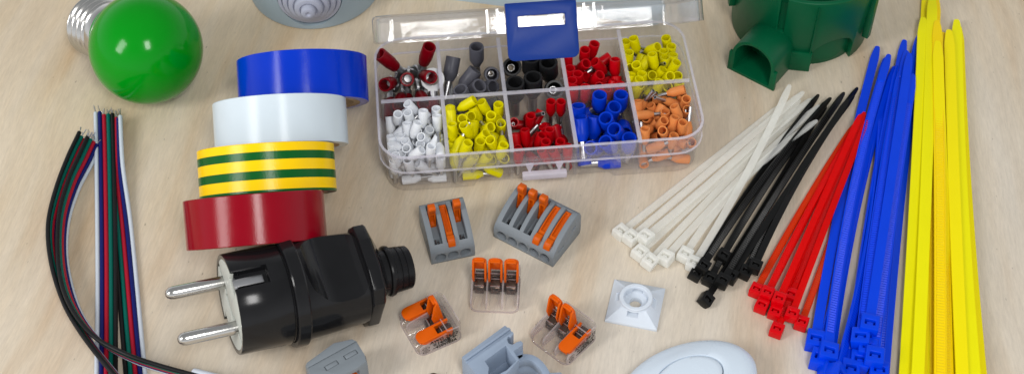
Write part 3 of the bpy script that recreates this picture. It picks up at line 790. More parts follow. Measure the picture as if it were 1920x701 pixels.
# ---------------------------------------------------------------- clear lever connectors
def text_bm(body, size):
    cu = bpy.data.curves.new('print', 'FONT'); cu.body = body; cu.size = size; cu.align_x = 'CENTER'; cu.align_y = 'CENTER'; cu.offset = 0.03*size
    ob = bpy.data.objects.new('print', cu); sc.collection.objects.link(ob)
    bpy.context.view_layer.update()
    dg = bpy.context.evaluated_depsgraph_get()
    b_ = new(); b_.from_mesh(ob.evaluated_get(dg).to_mesh())
    bpy.data.objects.remove(ob); bpy.data.curves.remove(cu)
    return b_
def build_clear_connector(px, yaw, states, label):
    c = at(*px)
    t = thing('lever_connector', label, 'connector', c, yaw)
    hw = 9.35
    bm = new()
    prof = [(-9.0, 0), (-9.3, 0.4), (-9.3, 2.6), (-8.8, 3.6), (-3.0, 5.2), (1.8, 6.0), (2.4, 8.1), (3.0, 8.4), (8.6, 8.4), (9.3, 7.7), (9.3, 0.4), (9.0, 0)]
    add_prism(bm, prof, -hw, hw, yz(0))
    fp = new(); add_loft(fp, [rrect(2*hw-0.02, 18.58, 3.0, -1, 5), rrect(2*hw-0.02, 18.58, 3.0, 10, 5)])
    bm = boolean(bm, [fp], 'INTERSECT')
    k = new()
    for i in (-1, 0, 1):     # wire funnels in the front
        add_lathe(k, [(0, -9), (1.9, -9), (2.0, -1), (2.4, 1), (0, 1)], 20, T(i*6.1, -9.4, 2.7) @ RX(pi/2))
    part('housing', boolean(bm, [k]), M['housing'], t, 0.35, 2, 40)
    for s in (-3.05, 3.05, -9.0, 9.0):
        bm = new(); add_prism(bm, [(-8.6, 1), (-8.6, 4.4), (-7.6, 5.6), (2.2, 7.6), (2.6, 1)], -0.3, 0.3, yz(s*0.985)); part('inner_wall', bm, M['edge'], t)  # ribs made milky so their edges draw bright lines
    ring = lambda a, z: rrect(18.9-a, 18.8-a, 3.1-a/2, z, 5)
    bm = new(); add_loft(bm, [ring(0, 0.05), ring(0, 0.7), ring(1.0, 0.7), ring(1.0, 0.05)], closed=True); part('base_edge_highlight', bm, M['edge'], t, sharp=30)  # added milky outline, imitates the bright lower edge of the housing
    bm = new(); add_loft(bm, [[(x, y, 8.45) for x, y in ((-9, 2.7), (9, 2.7), (9, 3.1), (-9, 3.1))], [(x, y, 8.75) for x, y in ((-9, 2.7), (9, 2.7), (9, 3.1), (-9, 3.1))]])
    add_box(bm, (-8.95, 5.4, 8.6), (0.4, 4.4, 0.3)); add_box(bm, (8.95, 5.4, 8.6), (0.4, 4.4, 0.3)); add_box(bm, (0, 8.9, 8.3), (13.4, 0.4, 0.5)); part('top_edge', bm, M['edge'], t)  # added milky strips, imitate highlights along the upper edges
    bm = new(); add_box(bm, (0, 6.9, 4.1), (17.4, 0.7, 5.6)); add_box(bm, (0, 8.2, 5.4), (16.4, 1.2, 3.4)); part('back_wall', bm, M['housing'], t)
    bm = new(); add_box(bm, (0, 2.2, 1.3), (17.2, 4.2, 0.8)); part('current_bar', bm, M['clamp'], t, 0.1)
    for i, op in enumerate(states):
        x = (i-1)*6.1
        bm = new()
        add_prism(bm, [(-1.8, 1.8), (-1.6, 5.2), (1.6, 6.6), (5.4, 7.0), (5.9, 6.4), (5.9, 2.2)], -1.75, 1.75, yz(x))
        kk = new(); add_box(kk, (x, 2.2, 6.6), (2.2, 1.5, 1.8)); add_box(kk, (x, -1.4, 4.2), (1.8, 1.6, 1.4))
        part('spring_clamp', boolean(bm, [kk]), M['clamp'], t, 0.2, 2, 40)
        bm = new(); add_box(bm, (x, -1.1, 5.9), (3.6, 0.5, 0.5)); add_box(bm, (x, 1.4, 7.2), (3.4, 0.4, 0.35)); part('spring_edge', bm, M['tin'], t, 0.1)
        # lever outline: rounded finger end towards -y, two arms at the pivot
        w_ = 2.75; r = 2.3; n = 7
        out = [(w_, 5.6), (w_, -8.6+r)]
        out = [(1.78, 5.4), (w_, 5.4)] + [(w_-r+r*cos(-pi/2*k/n), -8.6+r+r*sin(-pi/2*k/n)) for k in range(n+1)]
        out += [(-w_+r-r*sin(pi/2*k/n), -8.6+r-r*cos(pi/2*k/n)) for k in range(n+1)] + [(-w_, 5.4), (-1.78, 5.4), (-1.78, -0.6), (1.78, -0.6)]
        # pivot frame
        if op: m_ = T(x, 3.6, 7.0) @ RX(R_(-80)) @ T(0, -3.6, 0)
        else: m_ = T(x, 3.6, 7.6) @ RX(R_(5)) @ T(0, -3.6, 0)
        bm = new(); add_prism(bm, out, 0, 1.0, m_)
        lv = part('lever', bm, M['orange'], t, 0.3, 2, 40)
        bm = new()
        for s in (-1, 1):   # side cheeks of the lever
            add_prism(bm, [(-7.6, 0.1), (-6.4, -1.1), (0, -3.4), (4.4, -3.0), (5.3, 0.1)], -0.4, 0.4, m_ @ yz(s*(w_-0.42)))
        add_prism(bm, [(-8.1, 0.1), (-8.1, -0.9), (-7.4, -0.9), (-7.4, 0.1)], -1.9, 1.9, m_ @ yz(0))
        part('lever_cheek', bm, M['orange'], lv, 0.12, 2, 40)
    # printed rating on the cheek facing right of the wire side
    bm = new()
    frame = T(hw+0.03, 0, 0) @ Matrix(((0, 0, 1, 0), (1, 0, 0, 0), (0, 1, 0, 0), (0, 0, 0, 1)))
    for body, y, z, sz in (('AWG 24-12', 1.2, 6.1, 2.3), ('0.14/0.2-4\u00b2', 1.5, 4.05, 2.2), ('~450V/32A', 1.3, 2.0, 2.2)):
        b_ = text_bm(body, sz); bmesh.ops.transform(b_, matrix=frame @ T(y, z, 0), verts=b_.verts)
        me = bpy.data.meshes.new('t'); b_.to_mesh(me); b_.free(); bm.from_mesh(me); bpy.data.meshes.remove(me)
    for z in (4.0, 2.0):   # two oval test marks
        add_lathe(bm, [(1.25, 0), (1.5, 0), (1.5, 0.03), (1.25, 0.03)], 24, frame @ T(-6.4, z, 0), closed=True, squash=(1, 0.55))
        b_ = text_bm('UL', 0.95); bmesh.ops.transform(b_, matrix=frame @ T(-6.4, z, 0), verts=b_.verts)
        me = bpy.data.meshes.new('t'); b_.to_mesh(me); b_.free(); bm.from_mesh(me); bpy.data.meshes.remove(me)
    part('rating_print', bm, M['print'], t)
    bm = new()
    frame = T(-hw-0.03, 0, 0) @ Matrix(((0, 0, -1, 0), (-1, 0, 0, 0), (0, 1, 0, 0), (0, 0, 0, 1)))
    for body, y, z, sz in (('24-12', 3.5, 5.4, 1.9), ('32A', 4.5, 3.2, 1.9)):
        b_ = text_bm(body, sz); bmesh.ops.transform(b_, matrix=frame @ T(y, z, 0), verts=b_.verts)
        me = bpy.data.meshes.new('t'); b_.to_mesh(me); b_.free(); bm.from_mesh(me); bpy.data.meshes.remove(me)
    part('rating_print', bm, M['print'], t)
build_clear_connector((808, 618), R_(-62), [0, 1, 0], 'transparent three-way connector with only its middle orange lever raised')
build_clear_connector((929, 549), R_(-3), [1, 1, 1], 'transparent three-way connector with all three orange levers raised')
build_clear_connector((1057, 634), R_(-42), [1, 1, 0], 'transparent three-way connector with two orange levers raised and one closed')

# ---------------------------------------------------------------- white cable tie mount
def build_mount():
    c = at(1191, 573)
    t = thing('cable_tie_mount', 'white square cable tie mount with raised round ring', 'tie mount', c, R_(-13))
    n = 64
    def sq(h, z):
        out = []
        for k in range(n):
            a = 2*pi*k/n; m_ = max(abs(cos(a)), abs(sin(a))); out.append((h*cos(a)/m_, h*sin(a)/m_, z))
        return out
    ci = lambda r, z: [(r*cos(2*pi*k/n), r*sin(2*pi*k/n), z) for k in range(n)]
    bm = new()
    add_loft(bm, [sq(10.0, 0), sq(10.0, 1.0), sq(9.7, 1.3), ci(6.6, 4.6), ci(6.3, 5.0), ci(6.3, 5.8), ci(6.0, 6.0), ci(4.9, 6.0), ci(4.7, 5.7), ci(4.3, 3.0), ci(3.6, 2.6), ci(2.4, 2.2), ci(2.2, 1.6), ci(2.2, 0)], closed=True)
    k = new(); add_box(k, (0, 0, 3.9), (4.2, 16.5, 1.5))
    k2 = new(); add_box(k2, (0, 0, 3.9), (16.5, 4.2, 1.5))
    part('mount_base', boolean(bm, [k, k2]), M['mount'], t, sharp=22)
build_mount()

# ---------------------------------------------------------------- white oval cap
def build_cap():
    c = at(1288, 737); yaw = R_(26)
    t = thing('oval_cap', 'glossy white oval switch cap with an inset oval button', 'cap', c, yaw)
    A, B = 27.6, 17.4
    def el(k, z, off=0.0, n=96): return [((A*k-off)*cos(2*pi*i/n), (B*k-off)*sin(2*pi*i/n), z) for i in range(n)]
    bm = new()
    add_loft(bm, [el(1, 0, 1.2), el(1, 0.8, 0.3), el(1, 4, 0), el(1, 6, 0.4), el(1, 7.6, 1.4), el(1, 9.0, 3.4), el(1, 9.9, 6.0), el(0.60, 10.6), el(0.50, 10.9), el(0.49, 10.7), el(0.485, 9.4)]); part('cap_shell', bm, M['white_cap'], t, sharp=50)
    bm = new(); add_loft(bm, [el(0.472, 9.0), el(0.472, 10.6), el(0.462, 10.95), el(0.40, 11.2), el(0.2, 11.4)]); part('button', bm, M['white_cap'], t, sharp=50)
    bm = new(); add_loft(bm, [el(0.484, 9.42), el(0.484, 9.6)]); part('gap', bm, M['dark_gap'], t)
build_cap()

# ---------------------------------------------------------------- brown nub at the lower edge
def build_nub():
    c = at(813, 711)
    t = thing('screw', 'small dark brown screw head standing below the transparent connectors', 'screw', c)
    bm = new(); add_lathe(bm, [(0, 0), (2.0, 0), (2.2, 0.8), (1.9, 1.7), (1.2, 2.2), (0, 2.35)], 24); part('screw_head', bm, M['brown'], t, sharp=50)
build_nub()

# ---------------------------------------------------------------- grey-blue pipe clip
def build_clip():
    H = 14.0
    c = at(930, 665); c.z = 0
    t = thing('pipe_clip', 'grey-blue plastic pipe clip lying on its side with curved strap', 'pipe clip', c)
    lc = lambda px, py, z=H: ((at(px, py, z)-c).x, (at(px, py, z)-c).y)
    outer = [(866, 667), (946.6, 608), (951, 611), (957, 615.5), (963, 624), (958, 631), (952.5, 630), (950.5, 636), (954, 643), (960, 645.5), (965, 643.5), (969, 640.5), (976.6, 638.5), (980.5, 642), (978.5, 646.5), (963, 657.5),
             (973, 674), (956, 693), (940, 708), (916, 722), (898, 728), (884, 716), (893, 701), (877.5, 681)]
    bm = new(); add_prism(bm, [lc(*p) for p in outer], 0, H)
    pocket = [(908.6, 676), (948.3, 647), (961, 666), (969, 675), (950, 693), (930, 704), (914, 712), (916.5, 688)]
    k = new(); add_prism(k, [lc(*p) for p in pocket], 3.5, H+5)
    # long step along the back edge
    a, b = lc(870, 672), lc(957, 611)
    u = Vector((b[0]-a[0], b[1]-a[1])); yaw = math.atan2(u.y, u.x)
    k2 = new(); add_box(k2, (0, 0, 0), (70, 1.3, 1.6), T(*[(a[0]+b[0])/2+sin(yaw)*1.6, (a[1]+b[1])/2-cos(yaw)*1.6, H]) @ RZ(yaw))
    add_box(k2, (0, 0, 0), (70, 3.0, 1.2), T(*[(a[0]+b[0])/2-sin(yaw)*1.6, (a[1]+b[1])/2+cos(yaw)*1.6, H]) @ RZ(yaw))
    p = lc(936, 668, 8)
    k3 = new(); add_lathe(k3, [(0, -2), (4.6, -2), (4.6, 8), (0, 8)], 32, T(p[0]-2, p[1]+4.0, 8.5) @ RZ(yaw) @ RX(pi/2) @ T(0, 0, -4), squash=(1.0, 0.5))
    bm = boolean(bm, [k, k2, k3])
    part('clip_body', bm, M['clip_blue'], t, 0.3, 2, 40)
    # slanted web and the strap
    bm = new()
    hw_ = 10.0
    web = [(963, 657.5), (980, 646), (981.5, 668), (973, 674)]
    add_prism(bm, [lc(x, y, hw_) for x, y in web], 0, hw_)
    part('web', bm, M['clip_blue'], t, 0.3)
    line = [(968, 673.5), (980, 668.5), (994, 669), (1006, 675), (1016, 685), (1023, 696), (1027, 706), (1028, 722), (1022, 740)]
    P_ = [Vector((*lc(x, y, hw_), 0)) for x, y in line]
    P_ = smooth_path([tuple(p) for p in P_], 40)
    bm = new(); loops = []
    for i, p in enumerate(P_):
        tg = (P_[min(i+1, 39)]-P_[max(i-1, 0)]).normalized(); nn = Vector((-tg.y, tg.x, 0))
        pr = [(1.3, 0), (1.3, hw_), (-1.3, hw_), (-1.3, hw_*0.62), (-0.9, hw_*0.56), (-0.9, hw_*0.42), (-1.3, hw_*0.36), (-1.3, 0)]
        loops.append([p+nn*a+Vector((0, 0, z)) for a, z in pr])
    add_loft(bm, loops); part('strap', bm, M['clip_blue'], t, 0.2, 2, 50)
    bm = new(); add_prism(bm, [lc(x, y, hw_) for x, y in ((1026, 702), (1030, 697.5), (1052, 696.5), (1058, 703), (1050, 714), (1028, 715))], 0, hw_); part('strap_end', bm, M['clip_blue'], t, 0.4)
build_clip()

KEYS = {'w': 'white', 'y': 'yellow', 's': 'red_small', 'b': 'blue', 'o': 'orange', 'g': 'grey', 'k': 'black', 'r': 'red', 'n': 'ring'}
POSES = '''
g 1 -28.2 4.0 9.7 129 343 929 47
g 1 -34.8 13.8 4.3 247 -247 -662 -662
g 1 -22.3 14.8 7.4 120 -803 440 384
g 1 -34.9 21.0 7.4 339 550 -732 216
g 1 -22.4 27.3 10.0 0 -211 978 0
g 1 -24.5 3.9 5.4 269 731 -425 -462
g 1 -16.9 24.0 7.4 275 -617 -676 -293
g 1 -26.8 10.4 8.9 221 -910 -325 133
g 1 -30.3 15.9 7.4 397 561 -724 -65
k 1 8.2 11.0 8.0 337 -886 299 114
k 1 -8.1 25.7 8.0 21 -64 932 355
k 1 -0.5 6.9 10.0 0 -359 -933 0
k 1 7.4 15.7 10.0 12 455 889 44
k 1 -8.2 4.7 10.0 0 -994 -113 0
k 1 -0.3 26.6 10.0 0 961 -276 0
k 1 -0.0 18.8 10.0 0 947 320 0
r 1 30.6 19.5 3.5 -330 -372 -601 626
r 1 26.2 3.2 7.9 158 -729 -648 157
r 1 30.9 4.4 7.3 276 399 -866 124
r 1 35.6 6.6 5.9 356 719 534 -265
r 1 22.5 26.8 3.5 383 498 502 595
r 1 24.3 16.2 3.5 98 274 652 -700
r 1 22.1 13.7 3.5 164 -264 -656 -688
r 1 26.9 14.9 3.5 70 -174 -685 -704
r 1 32.5 12.1 6.1 428 -560 709 15
r 1 17.7 18.8 5.9 395 -175 -878 -208
r 1 15.9 12.1 3.5 190 -205 677 681
r 1 15.9 28.2 8.5 0 519 855 0
r 1 15.9 7.5 8.5 0 30 -1000 0
r 1 27.6 23.4 7.0 468 -170 -793 350
r 1 21.0 3.0 8.5 0 -771 637 0
r 1 23.4 25.5 8.5 15 -520 853 44
r 1 35.6 3.0 8.5 0 964 267 0
r 1 29.5 15.1 5.6 459 603 -74 -648
r 1 35.6 21.1 7.8 -7 -4 470 -883
r 1 25.0 13.4 7.7 34 710 -661 -240
r 1 18.8 10.9 8.5 0 185 983 -4
r 1 15.9 21.0 8.1 40 226 -959 168
r 1 26.6 28.2 8.4 78 555 -827 -52
r 1 35.6 16.0 8.2 22 138 -978 155
r 1 15.9 14.4 8.5 2 581 814 -3
r 1 31.8 20.0 7.4 128 828 482 257
r 1 16.0 3.0 8.5 4 -584 811 -3
r 1 20.8 22.3 7.5 34 -676 686 268
y 1 51.3 2.9 6.8 560 -399 -351 636
y 1 48.0 17.3 5.6 241 -820 -341 392
y 1 49.0 10.3 4.4 65 579 -601 547
y 1 41.6 2.9 8.0 -126 -332 934 45
y 1 48.3 28.3 7.3 864 -47 -494 84
y 1 41.6 28.4 8.2 0 -977 215 0
y 1 60.5 2.9 8.2 0 -989 146 0
y 1 60.5 17.2 8.1 1 6 995 -104
y 1 57.2 15.7 3.4 535 156 690 -463
y 1 52.2 28.4 10.0 290 468 -166 -818
y 1 54.9 7.0 4.6 198 -6 -844 498
y 1 46.1 6.7 6.6 267 843 -404 233
y 1 51.5 12.3 7.5 127 -868 -438 197
y 1 57.5 6.8 7.2 19 320 904 282
y 1 41.6 18.2 7.5 3 -13 970 244
y 1 48.7 14.3 7.5 274 -656 -689 -140
y 1 57.2 24.4 6.9 146 814 483 288
y 1 41.6 20.1 9.8 3 699 715 -10
y 1 51.7 9.8 7.2 592 -279 670 350
y 1 60.6 28.1 9.3 83 637 762 74
y 1 45.1 18.9 6.8 274 270 -897 216
y 1 53.1 17.7 11.6 665 29 390 -637
y 1 57.3 20.2 8.1 67 938 -337 46
y 1 45.8 6.7 9.4 28 673 -736 65
y 1 55.5 8.6 11.3 256 -814 -516 -69
y 1 60.5 9.8 8.0 10 -58 -983 -173
y 1 45.2 15.6 9.6 291 895 -95 -325
y 1 52.4 14.7 12.3 119 866 483 45
y 1 56.8 15.8 8.2 107 988 -111 14
y 1 41.6 4.0 10.5 56 -923 -363 118
y 1 51.0 2.9 8.9 49 598 -799 -37
y 1 60.5 23.8 8.2 0 445 895 0
y 1 46.9 27.6 10.2 136 522 841 34
y 1 50.1 26.8 11.1 255 -927 -76 263
y 1 41.6 6.8 7.8 143 761 -622 117
y 1 45.8 12.8 11.8 105 -978 112 -138
y 1 58.1 12.4 10.9 18 938 -308 -156
w 0 -56.7 -8.2 5.2 365 666 571 -310
w 0 -47.7 -21.6 3.2 566 -466 -532 423
w 0 -54.9 -23.2 3.2 660 -387 592 -252
w 0 -60.7 -8.4 4.9 472 805 -309 181
w 0 -49.6 -25.0 5.2 686 -63 -724 33
w 0 -47.1 -28.5 3.2 692 -147 -692 147
w 0 -53.8 -2.8 6.1 396 -93 -913 40
w 0 -60.2 -28.5 8.0 0 -650 760 0
w 0 -56.5 -19.7 5.0 111 -476 -725 485
w 0 -41.5 -18.2 6.4 338 864 -348 136
w 0 -53.6 -8.1 6.9 38 541 -702 462
w 0 -56.9 -8.6 7.5 646 -30 447 618
w 0 -51.8 -23.9 5.6 376 795 409 245
w 0 -60.7 -24.0 8.0 21 996 -81 2
w 0 -49.9 -28.5 4.0 566 -434 507 -484
w 0 -45.5 -28.5 7.2 275 641 666 264
w 0 -53.5 -28.5 7.9 -4 -995 -59 -75
w 0 -56.6 -25.9 8.0 39 299 953 -33
w 0 -45.8 -10.7 5.7 303 643 -632 310
w 0 -60.7 -21.2 7.6 170 959 220 -49
w 0 -41.5 -24.2 7.9 23 303 950 -73
w 0 -45.3 -20.9 6.7 128 13 780 -612
w 0 -60.7 -17.0 7.6 36 199 964 -173
w 0 -49.6 -20.2 8.0 39 -317 -948 -14
w 0 -50.8 -12.6 6.9 165 -433 -849 -254
w 0 -59.4 -28.5 11.2 0 676 737 0
w 0 -47.3 -2.8 10.0 565 -406 -374 614
w 0 -45.3 -16.0 11.1 276 -323 901 84
w 0 -53.9 -8.1 13.2 -562 -159 -507 -634
w 0 -57.4 -15.2 6.6 117 -331 -879 322
w 0 -47.2 -11.2 7.6 79 -984 -4 158
w 0 -56.9 -16.9 7.7 75 456 -874 151
w 0 -52.9 -18.6 8.2 83 -692 706 -128
w 0 -45.6 -23.6 8.1 95 -385 -905 -154
w 0 -60.7 -7.7 7.8 308 721 -570 244
w 0 -58.0 -5.9 12.6 95 -977 176 69
w 0 -49.9 -7.3 7.0 117 -397 -870 -268
w 0 -56.7 -22.4 14.6 -160 -444 406 -783
w 0 -45.4 -20.8 10.8 148 937 83 -306
w 0 -50.0 -24.3 7.9 42 472 -879 -56
w 0 -51.1 -2.8 9.0 249 -108 962 -28
w 0 -45.6 -8.1 12.6 -951 -27 302 68
w 0 -45.8 -28.5 15.2 58 110 -992 -6
w 0 -41.5 -20.5 7.6 11 28 931 -365
w 0 -54.0 -27.7 15.2 244 -761 -531 281
w 0 -52.1 -6.6 12.8 42 544 834 80
w 0 -53.7 -13.4 10.8 9 97 -980 176
w 0 -50.1 -6.4 10.7 200 900 47 -385
w 0 -41.5 -4.8 10.4 59 974 218 -13
w 0 -41.5 -22.9 17.3 549 -549 446 446
w 0 -41.5 -11.1 11.2 40 190 -959 204
w 0 -49.5 -2.8 14.4 165 -763 596 -189
w 0 -41.5 -28.4 8.0 6 735 -678 5
w 0 -47.4 -9.2 13.1 4 214 961 -175
w 0 -53.0 -22.3 10.8 161 -271 944 98
w 0 -52.0 -15.8 14.5 11 -806 -553 210
y 0 -25.6 -24.5 3.4 500 691 -148 -500
y 0 -33.7 -9.3 6.4 301 887 258 -235
y 0 -24.5 -28.4 3.4 -479 -520 -479 -520
y 0 -19.8 -11.5 5.6 404 741 491 216
y 0 -26.4 -8.3 3.4 105 -414 574 -699
y 0 -18.1 -7.5 3.4 -23 -620 341 -707
y 0 -35.8 -28.4 7.9 161 965 -206 34
y 0 -29.4 -18.6 3.4 673 -236 667 -218
y 0 -24.2 -28.4 8.0 -816 -183 412 361
y 0 -25.9 -18.2 5.6 157 855 -239 -433
y 0 -15.9 -12.4 5.4 471 879 -70 37
y 0 -20.2 -13.6 3.4 682 -462 -535 -187
y 0 -35.8 -14.6 5.9 170 357 -830 394
y 0 -26.8 -22.4 3.4 395 -668 233 -587
y 0 -17.7 -21.1 7.0 493 -849 94 -168
y 0 -25.3 -11.0 3.4 -45 -619 -342 -706
y 0 -18.7 -13.4 6.7 10 -695 590 -410
y 0 -29.3 -11.0 9.0 -766 -532 315 -178
y 0 -35.8 -23.2 7.9 21 133 -979 153
y 0 -27.9 -20.6 6.7 52 780 392 -486
y 0 -20.4 -14.6 12.9 868 -87 -368 -322
y 0 -35.8 -2.9 8.2 0 -832 555 0
y 0 -24.8 -24.3 6.9 84 -491 -794 348
y 0 -30.0 -16.7 6.2 395 759 -189 -483
y 0 -35.8 -18.6 6.7 97 191 -870 444
y 0 -28.5 -24.8 7.7 149 895 401 125
y 0 -15.8 -17.7 13.3 663 -537 328 405
y 0 -32.4 -2.9 15.3 -423 -328 828 165
y 0 -21.2 -7.2 7.0 273 430 -841 -182
y 0 -15.8 -23.1 6.4 314 -774 509 207
y 0 -35.8 -8.8 11.8 395 825 -365 174
y 0 -31.9 -20.4 18.1 781 -483 76 -387
y 0 -17.8 -28.4 12.1 33 949 -295 -105
y 0 -31.5 -9.4 11.4 14 -157 976 152
y 0 -27.1 -28.4 7.7 242 -601 -736 198
y 0 -31.2 -12.7 7.9 130 -644 748 89
y 0 -15.8 -2.9 8.2 0 -594 805 0
y 0 -32.0 -28.4 7.7 244 -368 -892 101
y 0 -18.9 -24.2 13.3 85 394 901 162
y 0 -23.5 -13.2 12.5 329 -603 -724 -63
y 0 -22.2 -2.9 8.5 618 -308 -286 664
y 0 -27.7 -16.6 10.5 233 725 -635 126
y 0 -35.8 -17.9 12.4 73 466 -871 137
y 0 -26.1 -24.3 11.5 58 -991 -109 56
y 0 -26.4 -20.0 12.2 36 896 -361 -256
y 0 -30.2 -4.4 10.8 166 -818 466 295
y 0 -32.0 -20.7 8.0 93 973 186 -100
y 0 -23.4 -5.7 8.9 245 272 923 -115
y 0 -35.8 -13.4 13.8 421 869 235 -114
y 0 -28.6 -18.4 14.8 146 -436 886 -63
y 0 -32.7 -28.4 15.0 117 622 -769 -94
y 0 -15.8 -12.0 9.2 115 -931 344 42
y 0 -19.9 -3.8 11.1 15 -915 353 -193
y 0 -19.5 -10.6 13.2 94 -591 794 106
s 0 -5.5 -17.9 5.3 450 652 -591 -155
s 0 10.1 -20.1 3.2 638 -638 -305 -305
s 0 10.1 -11.0 3.2 595 -595 381 381
s 0 4.5 -12.7 3.5 -610 -695 15 380
s 0 -1.1 -24.2 3.2 707 674 -215 -15
s 0 -10.1 -21.3 6.8 35 101 941 -320
s 0 2.1 -28.4 7.6 127 -571 802 -121
s 0 -5.1 -12.9 3.2 682 267 -655 -189
s 0 -1.9 -7.3 5.6 382 305 -841 230
s 0 2.1 -11.1 7.8 -218 -247 -376 866
s 0 10.1 -3.3 8.0 1 237 -972 4
s 0 -5.7 -20.2 4.6 159 -508 630 565
s 0 -0.5 -6.8 12.5 -793 -132 -337 491
s 0 6.2 -18.4 3.2 664 -707 -14 -242
s 0 -4.3 -6.7 3.2 338 -682 -188 -621
s 0 -4.5 -13.7 8.2 787 -344 250 -447
s 0 -2.7 -3.2 3.2 706 70 704 35
s 0 3.3 -19.1 8.0 30 157 -986 57
s 0 -3.5 -9.5 8.0 5 616 -787 -32
s 0 6.4 -28.4 7.6 175 -19 984 -3
s 0 -10.1 -6.0 6.9 272 -871 -391 -122
s 0 5.5 -15.7 6.9 305 578 756 42
s 0 -8.3 -22.8 7.3 102 73 967 220
s 0 -5.9 -19.2 7.7 152 963 -213 57
s 0 7.8 -18.2 6.4 64 -85 928 -356
s 0 10.0 -28.4 8.0 27 947 319 -5
s 0 6.0 -2.8 8.0 0 347 938 0
s 0 1.6 -24.1 8.0 25 -739 674 11
s 0 -10.1 -28.4 8.0 0 -188 982 0
s 0 -1.7 -20.0 7.8 85 -900 -416 103
s 0 6.9 -24.4 8.0 32 -998 47 28
b 0 16.7 -20.8 9.2 564 -312 311 698
b 0 22.9 -3.8 9.6 13 -407 5 -913
b 0 16.7 -10.4 8.6 159 950 267 -45
b 0 23.7 -20.8 4.2 670 608 362 -227
b 0 22.6 -27.5 4.2 -459 -538 459 538
b 0 34.9 -15.2 4.2 242 -242 -665 -665
b 0 28.8 -15.1 6.7 278 -695 596 290
b 0 24.9 -3.8 4.2 298 -641 -298 641
b 0 16.7 -16.8 8.6 76 455 875 -146
b 0 34.9 -26.6 9.0 48 -922 385 20
b 0 22.0 -8.8 9.2 635 -545 -543 62
b 0 26.2 -10.6 4.2 -707 -68 704 -5
b 0 34.9 -3.8 9.0 0 935 355 0
b 0 21.6 -18.7 9.1 289 939 142 -121
b 0 24.3 -22.4 7.5 169 -845 -329 -386
b 0 29.3 -25.4 8.9 139 495 827 227
b 0 32.2 -21.7 12.7 169 78 965 186
b 0 34.9 -11.1 8.8 328 -492 -664 -458
b 0 16.7 -22.9 12.3 124 255 862 -420
b 0 30.2 -7.4 8.7 131 -984 -106 55
b 0 28.4 -17.0 13.2 179 -659 731 19
b 0 25.8 -3.8 9.7 1 -995 -103 11
o 0 56.7 -19.9 3.2 536 332 624 461
o 0 57.8 -23.7 3.2 550 312 635 444
o 0 57.2 -8.3 5.4 455 668 584 80
o 0 41.5 -22.8 3.2 531 -568 459 429
o 0 45.2 -28.5 4.9 158 819 -269 -481
o 0 60.7 -10.4 4.0 23 32 815 -578
o 0 41.5 -18.5 5.5 253 498 -739 376
o 0 52.9 -28.5 5.0 225 -588 -175 757
o 0 60.7 -23.9 7.0 124 -401 -867 -268
o 0 47.7 -15.7 6.1 271 758 281 -523
o 0 45.2 -5.3 6.3 475 685 -432 -344
o 0 60.3 -15.6 5.2 435 871 100 206
o 0 49.2 -18.5 6.9 -558 -183 -450 -673
o 0 53.3 -21.8 6.8 239 893 324 201
o 0 57.8 -19.3 6.9 242 741 -85 621
o 0 46.9 -10.6 7.1 260 -430 859 90
o 0 49.8 -8.3 7.5 179 728 653 107
o 0 58.8 -8.5 7.5 96 393 -638 655
o 0 41.6 -21.0 7.0 108 372 -882 269
o 0 58.4 -22.4 6.9 23 -627 -469 -622
o 0 60.7 -18.9 5.6 496 868 -13 7
o 0 46.3 -2.8 12.3 -7 -342 -3 -940
o 0 41.5 -6.1 6.5 164 -438 -828 -310
o 0 47.9 -13.0 10.5 464 650 -602 26
o 0 43.9 -22.9 6.2 482 -409 -704 -325
o 0 48.4 -22.9 7.0 220 -444 -849 -184
o 0 60.7 -15.6 12.7 502 -266 -385 -727
o 0 41.5 -10.8 11.0 184 751 -616 151
o 0 45.0 -5.6 15.5 -342 -222 -143 -902
o 0 44.7 -17.1 7.4 284 147 -947 28
o 0 41.5 -21.9 11.7 109 -58 -466 -876
o 0 52.2 -28.5 11.1 23 878 -476 -43
o 0 55.6 -20.3 10.0 213 942 213 148
o 0 55.1 -2.7 11.8 -512 -392 -675 -358
o 0 56.1 -13.8 7.7 16 -390 906 165
o 0 52.7 -23.4 12.3 723 -412 -550 -67
o 0 45.7 -20.5 8.5 337 -732 -591 -44
o 0 49.5 -28.5 14.1 -811 -149 -516 -234
o 0 60.8 -18.8 15.5 -56 -91 -437 -893
o 0 52.7 -7.2 16.4 60 -407 -145 900
o 0 52.5 -13.9 9.9 29 644 763 38
o 0 53.9 -8.5 7.4 293 -119 -943 -101
o 0 45.9 -17.9 12.2 481 -805 279 -206
o 0 48.2 -19.6 13.8 191 -911 -365 40
o 0 56.7 -23.9 14.1 45 -876 -480 -7
o 0 47.3 -12.6 14.5 590 283 688 313
o 0 50.2 -24.7 15.0 256 -630 729 75
o 0 60.7 -2.8 8.0 29 -995 -91 -3
o 0 41.5 -27.0 13.2 6 63 -994 93
o 0 60.7 -9.0 13.5 37 -264 -954 -134
o 0 57.5 -17.8 15.5 157 950 221 154
o 0 52.8 -22.7 14.2 133 944 -296 -66
o 0 54.5 -2.7 15.7 132 -817 -107 550
o 0 60.7 -12.5 11.5 165 -981 -104 -17
'''
